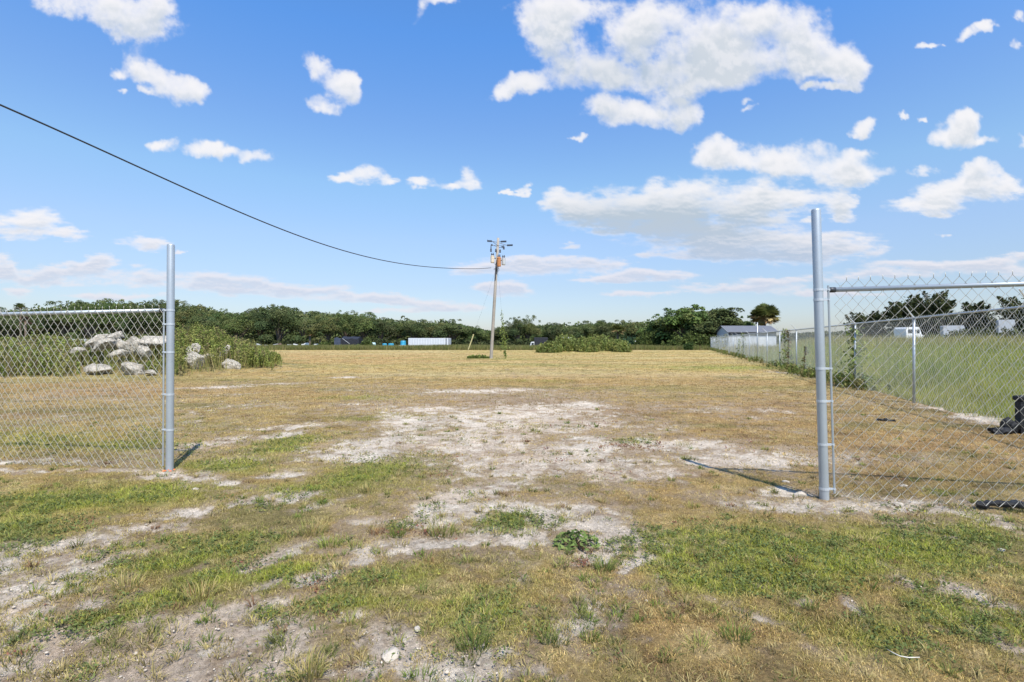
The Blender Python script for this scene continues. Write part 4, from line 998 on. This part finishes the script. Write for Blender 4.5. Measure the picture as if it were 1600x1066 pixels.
# small dark shrub in the open at the end of the lot, and low bushes
patch_plant('shrub', 'small dark green shrub standing alone near the far end of the side fence', 'shrub', 1076, 84, 12, 1.1, 60, 26, .09, [(.05, .085, .025)], group=None)
patch_plant('shrub', 'bluish green round bush at the left foot of the near tree clump', 'shrub', 983, 116, 34, 3.0, 160, 26, .13, [(.05, .10, .055), (.06, .11, .05)], group=None)
for (px, D, w, H, lab) in [(1022, 106, 60, 2.9, 'low bushes under the small left tree of the near clump'), (1085, 96, 100, 2.8, 'low bushes in front of the dark tree of the near clump'),
                           (572, 116, 26, 2.2, 'bright green bush between black shelter and pale tank'), (506, 117, 22, 2.0, 'green bush left of the black tarp shelter'), (700, 60, 1, .2, None)]:
    if lab: patch_plant('bush', lab, 'bush', px, D, w, H, 260, 30, .12, [(.10, .13, .035), (.08, .11, .03)])
# weedy thicket in the middle distance
for (px, D, w, H, lab) in [(858, 66, 40, 1.15, 'leftmost bush of the weedy thicket beyond the pole'), (885, 68, 48, 1.7, 'tall bush left of the middle of the weedy thicket'),
                           (915, 67, 44, 1.45, 'bush in the middle of the weedy thicket'), (940, 69, 46, 1.75, 'tallest bush right of the middle of the weedy thicket'),
                           (966, 68, 38, 1.3, 'rightmost bush of the weedy thicket beyond the pole')]:
    patch_plant('bush', lab, 'bush', px, D, w, H, 330, 46, .06, [(.19, .235, .06), (.24, .25, .075), (.16, .19, .06)], depth=2.2, group='bushes of the weedy thicket', spread=.22)

# palms -------------------------------------------------------------------
def palm(name, label, px, pyc, D, rpx, ry, cols_up, cols_low, nf=70, trunk=.18, seed=9, blades_n=17, ground=None):
    r = np.random.default_rng(seed); c = at(px, D, py=pyc); g = float(gz(c.x, D)) if ground is None else ground
    t = thing(name, label, 'palm', (c.x, D, g)); Rr = rpx / F * D; Rz = ry / F * D; cz = c.z - g
    parts = []
    for i in range(nf):
        d = r.normal(size=3); d /= np.linalg.norm(d)
        if d[2] < -.75: d[2] *= -1
        base = c_(0, 0, cz - Rz * .15) + d * c_(Rr, Rr, Rz) * r.uniform(.15, .3)
        mid = c_(0, 0, cz) + d * c_(Rr, Rr, Rz) * r.uniform(.42, .6)
        out = d * c_(1, 1, 1); fl = Rr * r.uniform(.38, .5)
        side = np.cross(out, c_(0, 0, 1)); side /= np.linalg.norm(side) + 1e-9; upv = np.cross(side, out)
        low = d[2] < r.uniform(-.35, .15); cs = cols_low if low else cols_up; col = np.array(cs[r.integers(0, len(cs))]) * r.uniform(.75, 1.3)
        V = []; 
        for k in range(blades_n):
            a = (k / (blades_n - 1) - .5) * 2 * 1.9 + r.normal(0, .05); dirv = out * math.cos(a) + side * math.sin(a) * 1.0 + upv * (.25 * abs(math.sin(a)) + r.normal(0, .12))
            dirv /= np.linalg.norm(dirv); w = fl * .12; tang = np.cross(dirv, upv); tang /= np.linalg.norm(tang) + 1e-9
            tip = mid + dirv * fl * r.uniform(.85, 1.1) + c_(0, 0, -1) * fl * .18
            m2 = mid + dirv * fl * .55
            V += [mid, m2 - tang * w, tip, m2 + tang * w]
        V = np.array(V); n4 = len(V) // 4
        parts.append((V, np.arange(len(V)).reshape(n4, 4), np.repeat((col[None] * r.uniform(.8, 1.25, (n4, 1))), 4, 0)))
        s2 = side * .03 * Rr; parts.append((np.array([base - s2, base + s2, mid + s2, mid - s2]), np.array([[0, 1, 2, 3]]), np.repeat(col[None] * .9, 4, 0)))
    V, Fi, cc = join(parts); np_mesh('crown', V, Fi, M_leaf, cc, parent=t)
    MB().tube([(0, 0, -.3), (0, 0, cz * .5), (0, 0, cz - Rz * .1)], [trunk * 1.15, trunk, trunk * 1.1], 10).build('trunk', M_bark, t, True)
PG = [(.13, .155, .05), (.11, .14, .045), (.16, .17, .06)]; PD = [(.42, .31, .15), (.34, .22, .11), (.28, .25, .09), (.46, .37, .18)]
palm('palm_tree', 'tall sabal palm with brown dead fronds behind the shed', 1195, 493.5, 104, 24, 20.5, PG, PD, 120, .22, 9)
palm('palm_tree', 'slim palm rising above the left fence rail at the photo edge', 32, 481, 118, 11, 8, PG, [(.13, .12, .05)], 26, .17, 10, 11)
palm('palm_tree', 'small palm with orange dry fronds at the foot of the tree line', 484, 522, 118, 9, 10, [(.13, .12, .04), (.09, .11, .035)], [(.28, .16, .06), (.2, .12, .05)], 34, .2, 11, 11)
palm('palm_tree', 'small green palm beside the orange dry palm', 500, 526, 120, 10, 8, [(.12, .15, .05), (.1, .13, .05)], [(.14, .15, .06)], 30, .2, 12, 11)
palm('palm_tree', 'yellow green palm at the right end of the weedy thicket', 965, 515, 120, 14, 10, [(.15, .16, .05), (.12, .14, .045)], [(.26, .20, .09), (.18, .15, .06)], 44, .22, 13, 13)
palm('palm_tree', 'dull red brown palm low in the trees at the left edge', 40, 502, 118, 10, 9, [(.10, .07, .05)], [(.15, .09, .07)], 24, .2, 14, 11)

# spiky dark trees beyond the right field ---------------------------------
def plume_tree(label, px, py, hw, D, seed, nplume=34, name='conifer_tree'):
    r = np.random.default_rng(seed); X = (px - 800) / F * D; g = float(gz(X, D)); H = CH + (HZ - py) / F * D - g; W = hw / F * D
    t = thing(name, label, 'tree', (X, D, g), group='dark trees beyond the right field')
    parts = []; mb = MB(); mb.tube([(0, 0, -.3), (0, 0, H * .6)], [.28, .12], 8)
    for i in range(nplume):
        th = r.uniform(0, 2 * np.pi); z0 = H * r.uniform(.22, .6); el = r.uniform(.15, 1.1) * (.5 + z0 / H); Lp = W * r.uniform(.6, 1.05) / max(math.cos(el), .45)
        e = c_(math.cos(th) * math.cos(el), math.sin(th) * math.cos(el), math.sin(el)); top = c_(0, 0, z0) + e * Lp
        if top[2] > H: Lp *= (H - z0) / (top[2] - z0); top = c_(0, 0, z0) + e * Lp
        m = 230; s = r.uniform(0, 1, m) ** .75; q = c_(0, 0, z0)[None] + e[None] * (Lp * s)[:, None]
        rad = .17 * Lp * (1 - s) ** .6 * (.35 + 1.2 * np.sin(np.pi * np.clip(s, 0, 1)) ** .7) + .03
        q = q + r.normal(size=(m, 3)) * rad[:, None] * .62
        parts.append(leaf_quads(q, r.uniform(.08, .17, m), np.array([(.045, .062, .026), (.06, .075, .028), (.085, .09, .03)])[r.integers(0, 3, m)] * r.uniform(.6, 1.4, m)[:, None], out=e[None] * .3, up=.3, aspect=1.8, r=r))
        mb.tube([(0, 0, z0 * .9), tuple(c_(0, 0, z0) + e * Lp * .8)], [.06, .015], 5, False)
    V, Fi, cc = join(parts); np_mesh('crown', V, Fi, M_leaf, cc, parent=t); mb.build('trunk', M_bark, t)
for i, a in enumerate([
 ('dark round topped tree lowest and leftmost of the group beyond the right field', 1358, 487, 34, 98, 40),
 ('dark tree with spiky plumes left of the tallest one beyond the right field', 1410, 461, 24, 92, 46),
 ('tallest spiky dark tree beyond the right field', 1458, 455, 32, 90, 52),
 ('dark tree between two white vehicles beyond the right field', 1528, 472, 26, 92, 44),
 ('dark tree cut by the right photo edge', 1600, 462, 32, 84, 46),
 ('low dark tree right of the tallest spiky tree', 1495, 490, 26, 96, 30),
 ('low dark tree between the tallest spiky tree and its left neighbour', 1432, 488, 30, 97, 30),
 ('low dark tree left of the tree at the right edge', 1565, 497, 22, 97, 30),
 ('dark tree just outside the right edge of the photo', 1665, 470, 40, 88, 40)]):
    plume_tree(a[0], a[1], a[2], a[3], a[4], 700 + i, a[5])
for (px, D, w, H, lb) in ((1458, 79, 34, 1.3, 'dark low bush right of the white camper van beyond the right field'), (1497, 78, 44, 1.75, 'dark bush hiding the wheels of the middle white vehicle beyond the right field'), (1540, 79, 50, 2.0, 'dark bush between the two white motorhomes beyond the right field'), (1578, 77, 44, 1.9, 'dark bush below the white motorhome nearest the right edge')):
    patch_plant('bush', lb, 'bush', px, D, w, H, 170, 30, .09, [(.07, .085, .03), (.10, .11, .04)], group='low bushes by the vehicles beyond the right field')
# pale low woods far away behind the right field
n = 22000; X = rng.uniform(120, 420, n); Yr = rng.uniform(232, 260, n); X = X * Yr / 246.
px = 800 + F * X / Yr; topy = np.interp(px, [1190, 1235, 1260, 1300, 1345, 1700], [529, 521, 519, 519, 515, 512]) + 5 * (vnoise(px * .06, px * 0, 150) - .5)
g_ = gz(X, Yr); Z = g_ + (CH + (HZ - topy) / F * Yr - g_) * rng.uniform(.05, 1, n)
V, Fi, cc = leaf_quads(np.stack([X, Yr, Z], 1), rng.uniform(.35, .7, n), np.array([(.07, .085, .04), (.09, .10, .05)])[rng.integers(0, 2, n)] * rng.uniform(.7, 1.3, n)[:, None], up=.3, out=np.array([[0, -.8, 0]]))
tag(np_mesh('far_wood', V, Fi, M_leaf, cc), 'low hazy wood on the horizon beyond the right field', 'wood', kind='stuff')

# ================================================================== buildings and vehicles
def shed():
    D = 90.0; u = D / F; xL = (1138 - 800) * u; xR = (1213 - 800) * u
    t = thing('shed', 'long low shed with blue grey metal roof and pale walls behind the side fence', 'shed', (xL, D, 0)); L = xR - xL; dp = 5.0
    ez = CH + (HZ - 518.5) * u; rz = CH + (HZ - 509) * u
    MB().box(0, L, 0, dp, -.2, ez - .02).build('wall', M_sidingwall, t)
    g = MB(); g.add([(-.003, 0, ez - .02), (-.003, dp, ez - .02), (-.003, dp / 2, rz - .12), (L + .003, 0, ez - .02), (L + .003, dp, ez - .02), (L + .003, dp / 2, rz - .12)], [(0, 1, 2), (5, 4, 3), (0, 3, 4, 1)]); g.build('gable', M_sidingwall, t)
    # roof: two ribbed slopes with overhang, ends raked
    r = MB(); ov = .45
    def slope(sg):
        n = 24
        for i in range(n):
            x0 = -.35 + (L + .7) * i / n; x1 = -.35 + (L + .7) * (i + 1) / n
            ya, yb = (-ov, dp / 2) if sg > 0 else (dp + ov, dp / 2); za = ez - .12; zb = rz
            V = [(x0, ya, za), (x1, ya, za), (x1, yb, zb), (x0, yb, zb), (x0, ya, za + .06), (x1, ya, za + .06), (x1, yb, zb + .06), (x0, yb, zb + .06)]
            r.add(V, [(0, 3, 2, 1), (4, 5, 6, 7), (0, 1, 5, 4), (1, 2, 6, 5), (2, 3, 7, 6), (3, 0, 4, 7)])
            r.tube([(x0, ya, za + .07), (x0, yb, zb + .07)], .03, 4)
    slope(1); slope(-1); r.build('roof', M_roof, t)
    w = MB(); w.box(.02, L - .02, -.012, -.004, CH + (HZ - 525) * u, ez - .03); w.build('eave_shade_strip', M_eave_shade, t)  # no real panel: dark strip painting the overhang's shadow onto the wall
    for i, (a, b) in enumerate(((.12, .28), (.62, .78))):
        o = MB().box(L * a, L * b, -.03, -.005, .05, 2.15).build('roller_door', M_white, t)
        q = MB(); 
        for k in range(7): q.box(L * a + .02, L * b - .02, -.045, -.031, .1 + k * .29, .13 + k * .29)
        q.build('door_rib', M_offwhite, o)
    for k in range(16): 
        pass
shed()
def wheel(parent, x, y, z, r, w=.22):
    o = MB().tube([(x, y - w / 2, z), (x, y - w / 2 + .03, z), (x, y + w / 2 - .03, z), (x, y + w / 2, z)], [r * .9, r, r, r * .9], 18).build('wheel', M_tyre, parent)
    MB().tube([(x, y - w / 2 - .012, z), (x, y + w / 2 + .012, z)], r * .52, 12).build('rim', M_chrome, o)
def trailer(px0, px1, top, D, label, ht=None, zg=-1.2, nm='semi_trailer'):
    u = D / F; xL = (px0 - 800) * u; L = (px1 - px0) * u; zt = CH + (HZ - top) * u - zg
    t = thing(nm, label, 'trailer', (xL, D, zg)); b = MB().box(0, L, 0, 2.5, 1.05, zt, bev=.04); body = b.build('body', M_offwhite, t)
    rb = MB(); n = int(L / .6)
    for i in range(1, n): rb.box(L * i / n - .03, L * i / n + .03, -.03, -.002, 1.15, zt - .1)
    rb.build('side_ribs', M_white, t)
    fr = MB(); fr.box(L - 1.0, L - .82, -.05, -.003, 1.1, zt - .05); fr.box(L - .3, L - .12, -.05, -.003, 1.1, zt - .05); fr.build('door_bars', M_darkmetal, t)
    MB().box(0, L, .02, 2.48, .85, 1.04).build('chassis', M_darkmetal, t)
    for x in (.9, 2.1): 
        for y in (.15, 2.3): wheel(t, x, y, .5, .5)
    for y in (.3, 2.2): MB().tube([(L - 2.2, y, .02), (L - 2.2, y, .9)], .07, 8).build('landing_leg', M_darkmetal, t)
trailer(638, 703, 528.5, 124, 'white ribbed box trailer parked in front of the tree line')
trailer(62, 136, 530, 122, 'grey white trailer half hidden behind the left of the rubble mound')
trailer(-30, 24, 533, 122, 'blue grey trailer behind the weeds at the left photo edge')
def van(px, D, wpx, top, label, zg, rz=0.0, m=M_white, nm='van'):
    u = D / F; L = wpx * u; H = CH + (HZ - top) * u - zg; X = (px - 800) * u
    t = thing(nm, label, 'van', (X, D, zg), rz); a = L / 2
    prof = [(-a, .35), (-a, H * .86), (-a + .12, H * .97), (a * .30, H), (a * .52, H * .93), (a * .72, H * .55), (a * .96, H * .47), (a, H * .36), (a, .35)]
    MB().prism(prof[::-1], -.95, .95).build('body', m, t)
    for y in (-.955, .955):
        w = MB(); w.box(-a * .8, a * .12, min(y, y * 1.004), max(y, y * 1.004), H * .60, H * .84); w.box(a * .18, a * .5, min(y, y * 1.004), max(y, y * 1.004), H * .60, H * .84); w.build('window', M_glass, t)
    ws = MB(); ws.add([(a * .53 + .012, -.85, H * .925), (a * .53 + .012, .85, H * .925), (a * .715 + .012, .85, H * .565), (a * .715 + .012, -.85, H * .565)], [(0, 1, 2, 3)]); ws.build('windscreen', M_glass, t)
    MB().box(a, a + .08, -.85, .85, .35, .55, bev=.02).build('bumper', M_darkmetal, t)
    for y in (-.6, .6): MB().box(a - .01, a + .03, y - .13, y + .13, H * .33 - .05, H * .33 + .08).build('headlight', M_chrome, t)
    for x in (-a * .62, a * .62):
        for y in (-.85, .85): wheel(t, x, y, .33, .33)
van(884, 118, 15, 526.5, 'white van parked beyond the weedy thicket', -1.2, 3.3)
van(1420, 80, 38, 511, 'white camper van beyond the right field, leftmost of the white vehicles', float(gz(62, 80)), .3)
van(500, 121, 16, 537, 'white car roof showing behind the rough grass left of the black shelter', -1.2, .1)
van(845 - 215, 119, 18, 539.5, 'low white car roof beside the blue drum', -1.2, .2)
def rv(px, D, wpx, top, label, rz):
    u = D / F; L = wpx * u; X = (px - 800) * u; zg = float(gz(X, D)); H = CH + (HZ - top) * u - zg; a = L / 2
    t = thing('motorhome', label, 'motorhome', (X, D, zg), rz)
    prof = [(-a, .5), (-a, H * .95), (-a + .15, H), (a * .9, H), (a * 1.0, H * .8), (a * .72, H * .68), (a * .95, H * .42), (a, .5)]
    MB().prism(prof[::-1], -1.1, 1.1).build('body', M_offwhite, t)
    MB().box(-a * .3, a * .3, 1.104, 1.12, H * .6, H * .78).build('window', M_glass, t)
    MB().add([(a * .99 + .01, -.9, H * .79), (a * .99 + .01, .9, H * .79), (a * .74 + .01, .9, H * .69), (a * .74 + .01, -.9, H * .69)], [(0, 1, 2, 3)]).build('windscreen', M_glass, t)
    s = MB(); s.box(-a * .95, a * .6, -1.115, -1.104, H * .38, H * .43); s.build('stripe', M_cyan, t)
    for x in (-a * .55, a * .62):
        for y in (-.95, .95): wheel(t, x, y, .38, .38)
rv(1488, 84, 26, 509, 'white motorhome between the dark trees beyond the right field', -.5)
rv(1571, 84, 19, 500, 'tall white motorhome near the right photo edge beyond the field', -.6)
def truck():
    D = 118.0; u = D / F; X = (826 - 800) * u; zg = -1.2; t = thing('truck', 'truck with white cab and black covered bed right of the utility pole', 'truck', (X, D, zg)); H = CH + (HZ - 527.5) * u - zg; L = 30 * u
    MB().prism([(0, .5), (0, 1.5), (.35, 1.65), (.6, 2.45), (1.3, 2.55), (1.3, .5)][::-1], .1, 2.1).build('cab', M_white, t)
    MB().box(.65, 1.2, .09, .098, 1.6, 2.3).build('window', M_glass, t)
    MB().box(1.34, L, 0, 2.2, 1.0, H, bev=.05).build('covered_bed', M_tarp, t)
    MB().box(.2, L, .3, 1.9, .6, .98).build('chassis', M_darkmetal, t)
    for x in (.7, L - 1.3):
        for y in (.15, 2.05): wheel(t, x, y, .45, .45)
truck()
def shelter():
    D = 118.0; u = D / F; X = (520 - 800) * u; zg = -1.2; L = 40 * u; H = CH + (HZ - 526) * u - zg
    t = thing('tarp_shelter', 'black tarpaulin shelter in front of the tree line', 'shelter', (X, D, zg), 0)
    b = MB(); n = 10; V = []
    for i in range(n + 1):
        x = L * .32 + L * .68 * i / n; sag = .12 * math.sin(i * 1.3)
        for (y, z) in ((0, 0), (0, H * .86 + sag), (1.6, H + sag * .5), (3.4, H * .84), (3.4, 0)): V.append((x, y, z))
    Fc = [(i * 5 + k, (i + 1) * 5 + k, (i + 1) * 5 + k + 1, i * 5 + k + 1) for i in range(n) for k in range(4)] + [tuple(range(4, -1, -1)), tuple(n * 5 + k for k in range(5))]
    b.add(V, Fc); b.build('cover', M_tarp, t)
    g = MB(); g.add([(0, .9, 0), (L * .31, -.02, 0), (L * .31, -.02, H * .86), (L * .14, .45, H * .97), (0, .9, H * .9), (0, 3, 0), (L * .31, 3.3, 0), (L * .31, 3.3, H * .86), (0, 3, H * .9)],
                    [(0, 1, 2, 3, 4), (0, 4, 8, 5), (5, 8, 7, 6), (3, 2, 7, 8, 4)]); g.build('end_flap', M_tarpgable, t)
    MB().tube([(L * .38, -.06, H * .88), (L * .66, -.06, H * .55)], .045, 6).build('slanting_bar', M_greytank, t)
    for x in (L * .33, L): MB().tube([(x, -.05, 0), (x, -.05, H * .84)], .04, 6).build('frame_pole', M_darkmetal, t)
shelter()
def drum(px, top, D, r, label, m, zg=-1.2):
    X = (px - 800) / F * D; H = CH + (HZ - top) / F * D - zg; t = thing('storage_tank', label, 'tank', (X, D, zg)); b = MB()
    lathe(b, (0, 0, 0), [(r * .95, 0), (r, .06), (r, H * .3), (r * 1.04, H * .32), (r, H * .34), (r, H * .62), (r * 1.04, H * .64), (r, H * .66), (r * .97, H * .93), (r * .75, H)], 18); b.build('shell', m, t)
    b = MB(); lathe(b, (0, 0, H), [(r * .25, -.04), (r * .25, .06), (r * .2, .08)], 12); b.build('lid', M_darkmetal, t)
drum(582, 535.5, 119, .75, 'pale cyan tank right of the black shelter', M_palecyan)
drum(601, 536.8, 120, .55, 'blue drum, left one of the two by the grass belt', M_cyan)
drum(611, 536.8, 121, .7, 'blue drum, right one of the two by the grass belt', M_cyan)
drum(630, 532.5, 120, .65, 'tall teal drum just left of the white trailer', M_cyan)
drum(994, 532.5, 118, .45, 'small white tank left of the near tree clump', M_white)
def junk(px, top, D, w, label, m):
    X = (px - 800) / F * D; t = thing('scrap_pile', label, 'scrap pile', (X, D, -1.2)); H = CH + (HZ - top) / F * D + 1.2; r = random.Random(int(px))
    for k in range(9):
        a = r.uniform(-w / 2, w / 2); hh = H * r.uniform(.45, 1); M = Matrix.Translation((a, r.uniform(-.5, .5), hh / 2)) @ Matrix.Rotation(r.uniform(-.4, .4), 4, 'Y')
        MB().box(-.5, .5, -.3, .3, -hh / 2, hh / 2, M, bev=.04).build('crate', m if k % 2 else M_greytank, t)
junk(428, 537, 120, 9, 'red brown and grey junk below the tallest broad oak', M_red)
junk(470, 536, 120, 3.5, 'pale junk pile left of the orange dry palm', M_white)
# power tower far away on the horizon, right of the right gate post
# ================================================================== black items by the right fences
def crumple(name, label, pts, rad, seed, cat):
    b = MB(); r = random.Random(seed); P = []; Rr = []
    for i in range(len(pts) - 1):
        for k in range(8):
            f = k / 8; a = Vector(pts[i]); c = Vector(pts[i + 1]); P.append(a.lerp(c, f) + Vector((r.uniform(-.015, .015), r.uniform(-.02, .02), r.uniform(-.012, .012)))); Rr.append(rad * r.uniform(.6, 1.25))
    b.tube(P, Rr, 9); o = b.build(name, M_blackplastic); return tag(o, label, cat)
crumple('fabric_roll', 'crumpled black plastic sheet lying under the right fence', [(4.20, 4.62, .035), (4.5, 4.53, .05), (5.0, 4.42, .06), (5.6, 4.26, .05)], .030, 3, 'plastic sheet')
def black_stand():
    t = thing('pump_stand', 'black pump stand wrapped in crumpled plastic at the right photo edge', 'pump', (8.20, 8.25, 0))
    MB().box(-.05, .05, -.05, .05, .0, .535, bev=.008).build('upright', M_blackplastic, t)
    MB().box(-.07, .35, -.07, .07, .54, .62, bev=.015).build('head', M_blackplastic, t)
    for k, (x, y, sx, sy, sz) in enumerate(((-.30, -.02, .20, .15, .10), (-.10, .05, .17, .16, .15), (.16, -.04, .18, .14, .11), (.36, .03, .15, .12, .08))):
        V, Fi = rock_mesh(900 + k, 4, 1.0, 12, .45); V = V * c_(sx, sy, sz) + c_(x, y, sz * .55)
        V = V + .05 * (np.stack([fbm(V[:, 0] + V[:, 2], V[:, 1], 14, 4, 910 + k * 3 + i, .7) for i in range(3)], 1) - .5)
        np_mesh('crumpled_sheet', V, Fi, M_blackplastic, parent=t)
    MB().tube([(.06, -.05, .45), (.25, -.15, .3), (.32, -.2, .1)], .03, 8).build('hose', M_blackplastic, t)
black_stand()
crumple('black_hose', 'short length of black hose lying behind the right fence mesh left of the pump', [(6.85, 9.6, .02), (6.98, 9.55, .03), (7.12, 9.5, .02)], .025, 5, 'hose')

# ================================================================== small things on the ground
def curved_strip():
    D0 = F * CH / (1036 - HZ); pts = []
    for (px, py) in ((1386, 1026), (1396, 1032), (1406, 1037), (1420, 1039.5), (1437, 1039)):
        D = F * CH / (py - HZ); pts.append(((px - 800) / F * D, D, .035))
    tag(MB().tube(pts, [.0012, .0022, .0026, .0026, .0018], 6).build('plastic_strip', M_whiteplastic, smooth=True), 'thin curved white strip lying on the grass at the lower right', 'strip')
curved_strip()
b = MB(); r_ = random.Random(4)
for k in range(7):
    M = Matrix.Translation((-3.90 + r_.uniform(-.05, .05), 5.83 + r_.uniform(-.05, .05), .03)) @ Matrix.Rotation(r_.uniform(0, 3), 4, 'Z') @ Matrix.Rotation(r_.uniform(-.8, .8), 4, 'X')
    b.box(-.016, .016, -.008, .008, -.002, .002, M)
tag(b.build('plastic_scrap', M_orange), 'torn orange plastic scrap at the base of the left gate post', 'scrap')
def tuft(label, px, py, rad, n, h, cols, w=.004, lean=.6, name='grass_tuft', group=None):
    D = F * CH / (py - HZ); X0 = (px - 800) / F * D; z0 = float(gz(X0, D)); a = rng.uniform(0, 2 * np.pi, n); rr = rad * np.sqrt(rng.uniform(0, 1, n)) * .5
    P = np.stack([np.cos(a) * rr, np.sin(a) * rr, np.full(n, -.006)], 1)
    col = np.array(cols)[rng.integers(0, len(cols), n)] * rng.uniform(.75, 1.3, n)[:, None]
    V, Fi, cc = blades(P, h * rng.uniform(.6, 1.2, n), w * rng.uniform(.7, 1.3, n), np.clip(rng.normal(lean, .22, n), .05, .95), col, 2, az=a + rng.normal(0, .5, n))
    o = np_mesh(name, V, Fi, M_blade, cc); o.location = (X0, D, z0); return tag(o, label, 'grass tuft', group)
SC = [(.46, .37, .17), (.40, .34, .13), (.26, .27, .08)]; GG = [(.16, .21, .05), (.12, .17, .04), (.24, .25, .08)]
TGp = 'grass tufts on the bare ground'
for (px, py, rad, n, h, cols, lab) in [
 (490, 832, .20, 170, .13, SC, 'straw coloured tuft on the track left of centre'),
 (690, 834, .18, 150, .12, GG + SC, 'green and straw tuft in the middle of the bare track'),
 (622, 836, .11, 90, .08, GG, 'small green tuft left of the middle tuft'),
 (590, 834, .10, 70, .06, [(.26, .13, .07), (.34, .22, .11)], 'small red brown tuft beside the small green tuft'),
 (482, 1056, .12, 150, .11, SC, 'pale dead tuft at the bottom edge left of centre'),
 (516, 852, .16, 110, .10, [(.30, .33, .08), (.22, .27, .06)], 'yellow green tuft right of the straw tuft'),
 (572, 767, .16, 90, .10, SC, 'pale tuft in the dark green weed patch'),
 (425, 722, .22, 110, .10, SC, 'pale tuft on the left above the weed patch'),
 (945, 890, .12, 110, .10, GG, 'spiky dark green tuft below the leafy weed'),
 (1150, 1000, .12, 80, .10, GG, 'green tuft in the straw grass at the lower right'),
 (740, 1010, .16, 120, .12, GG, 'long bladed green tuft at the bottom centre'),
 (200, 918, .16, 110, .10, SC, 'straw tuft on the left above the vivid green weeds'),
 (310, 935, .18, 140, .11, SC + [(.25, .14, .07)], 'reddish straw tuft at the lower left'),
 (660, 672, .16, 60, .08, GG, 'small tuft on the white ground beyond the weed patch'),
 (1068, 695, .2, 60, .10, SC, 'small yellow tuft at the left end of the right bare strip'),
 (857, 1000, .10, 70, .09, GG, 'green tuft right of the bottom centre gravel')]:
    tuft(lab, px, py, rad, n, h, cols, group=TGp)
# scattered unnamed tufts
def stray_tufts():
    parts = []; k = 0
    for i in range(950):
        Y = rng.uniform(2.2, 3.0 + 8.5 * rng.uniform() ** 1.4); X = rng.uniform(-1, 1) * Y * 1.04
        if not inside_lot(X + .3, Y): continue
        n = rng.integers(14, 46); a = rng.uniform(0, 2 * np.pi, n); R0 = rng.uniform(.02, .06); rr = R0 * np.sqrt(rng.uniform(0, 1, n))
        P = np.stack([X + np.cos(a) * rr, Y + np.sin(a) * rr, np.full(n, float(gz(X, Y)) - .005)], 1)
        base = [(.40, .33, .15), (.15, .20, .045), (.26, .27, .08), (.33, .27, .13), (.16, .17, .06), (.22, .13, .075)][rng.choice(6, p=[.27, .18, .2, .15, .15, .05])]
        col = np.array(base)[None] * rng.uniform(.7, 1.35, n)[:, None]
        parts.append(blades(P, rng.uniform(.03, .075) * rng.uniform(.6, 1.2, n), (.003 + .0006 * Y) * rng.uniform(.7, 1.3, n), np.clip(rng.normal(.78, .2, n), .05, .97), col, 2, az=a + rng.normal(0, .5, n)))
    V, Fi, cc = join(parts)
    tag(np_mesh('stray_tufts', V, Fi, M_blade, cc), 'scattered coarse tufts standing out of the short grass', 'grass', kind='stuff')
stray_tufts()
def leafy_weed():
    px, py = 900, 850; D = F * CH / (py - HZ); X0 = (px - 800) / F * D; t = thing('leafy_weed', 'broad leaved dark green weed on the bare patch in the centre foreground', 'weed', (X0, D, float(gz(X0, D))))
    r = np.random.default_rng(5); n = 190; a = r.uniform(0, 2 * np.pi, n); rr = .15 * np.sqrt(r.uniform(0, 1, n)); z = .02 + .085 * (1 - (rr / .15) ** 2) * r.uniform(.4, 1.1, n)
    P = np.stack([np.cos(a) * rr * 1.15, np.sin(a) * rr, z], 1); out = np.stack([np.cos(a), np.sin(a), np.zeros(n)], 1)
    V, Fi, cc = leaf_quads(P, r.uniform(.010, .019, n), np.array([(.14, .20, .055), (.18, .23, .07), (.11, .16, .045)])[r.integers(0, 3, n)] * r.uniform(.8, 1.3, n)[:, None], up=1.0, out=out * .5, aspect=1.7, r=r)
    np_mesh('leaves', V, Fi, M_leaf, cc, parent=t)
    s = MB()
    for i in range(0, n, 5): s.tube([(0, 0, 0), tuple(P[i] * .6 + c_(0, 0, .01)), tuple(P[i])], [.003, .002, .0015], 4, False)
    s.build('stems', M_bark, t)
leafy_weed()
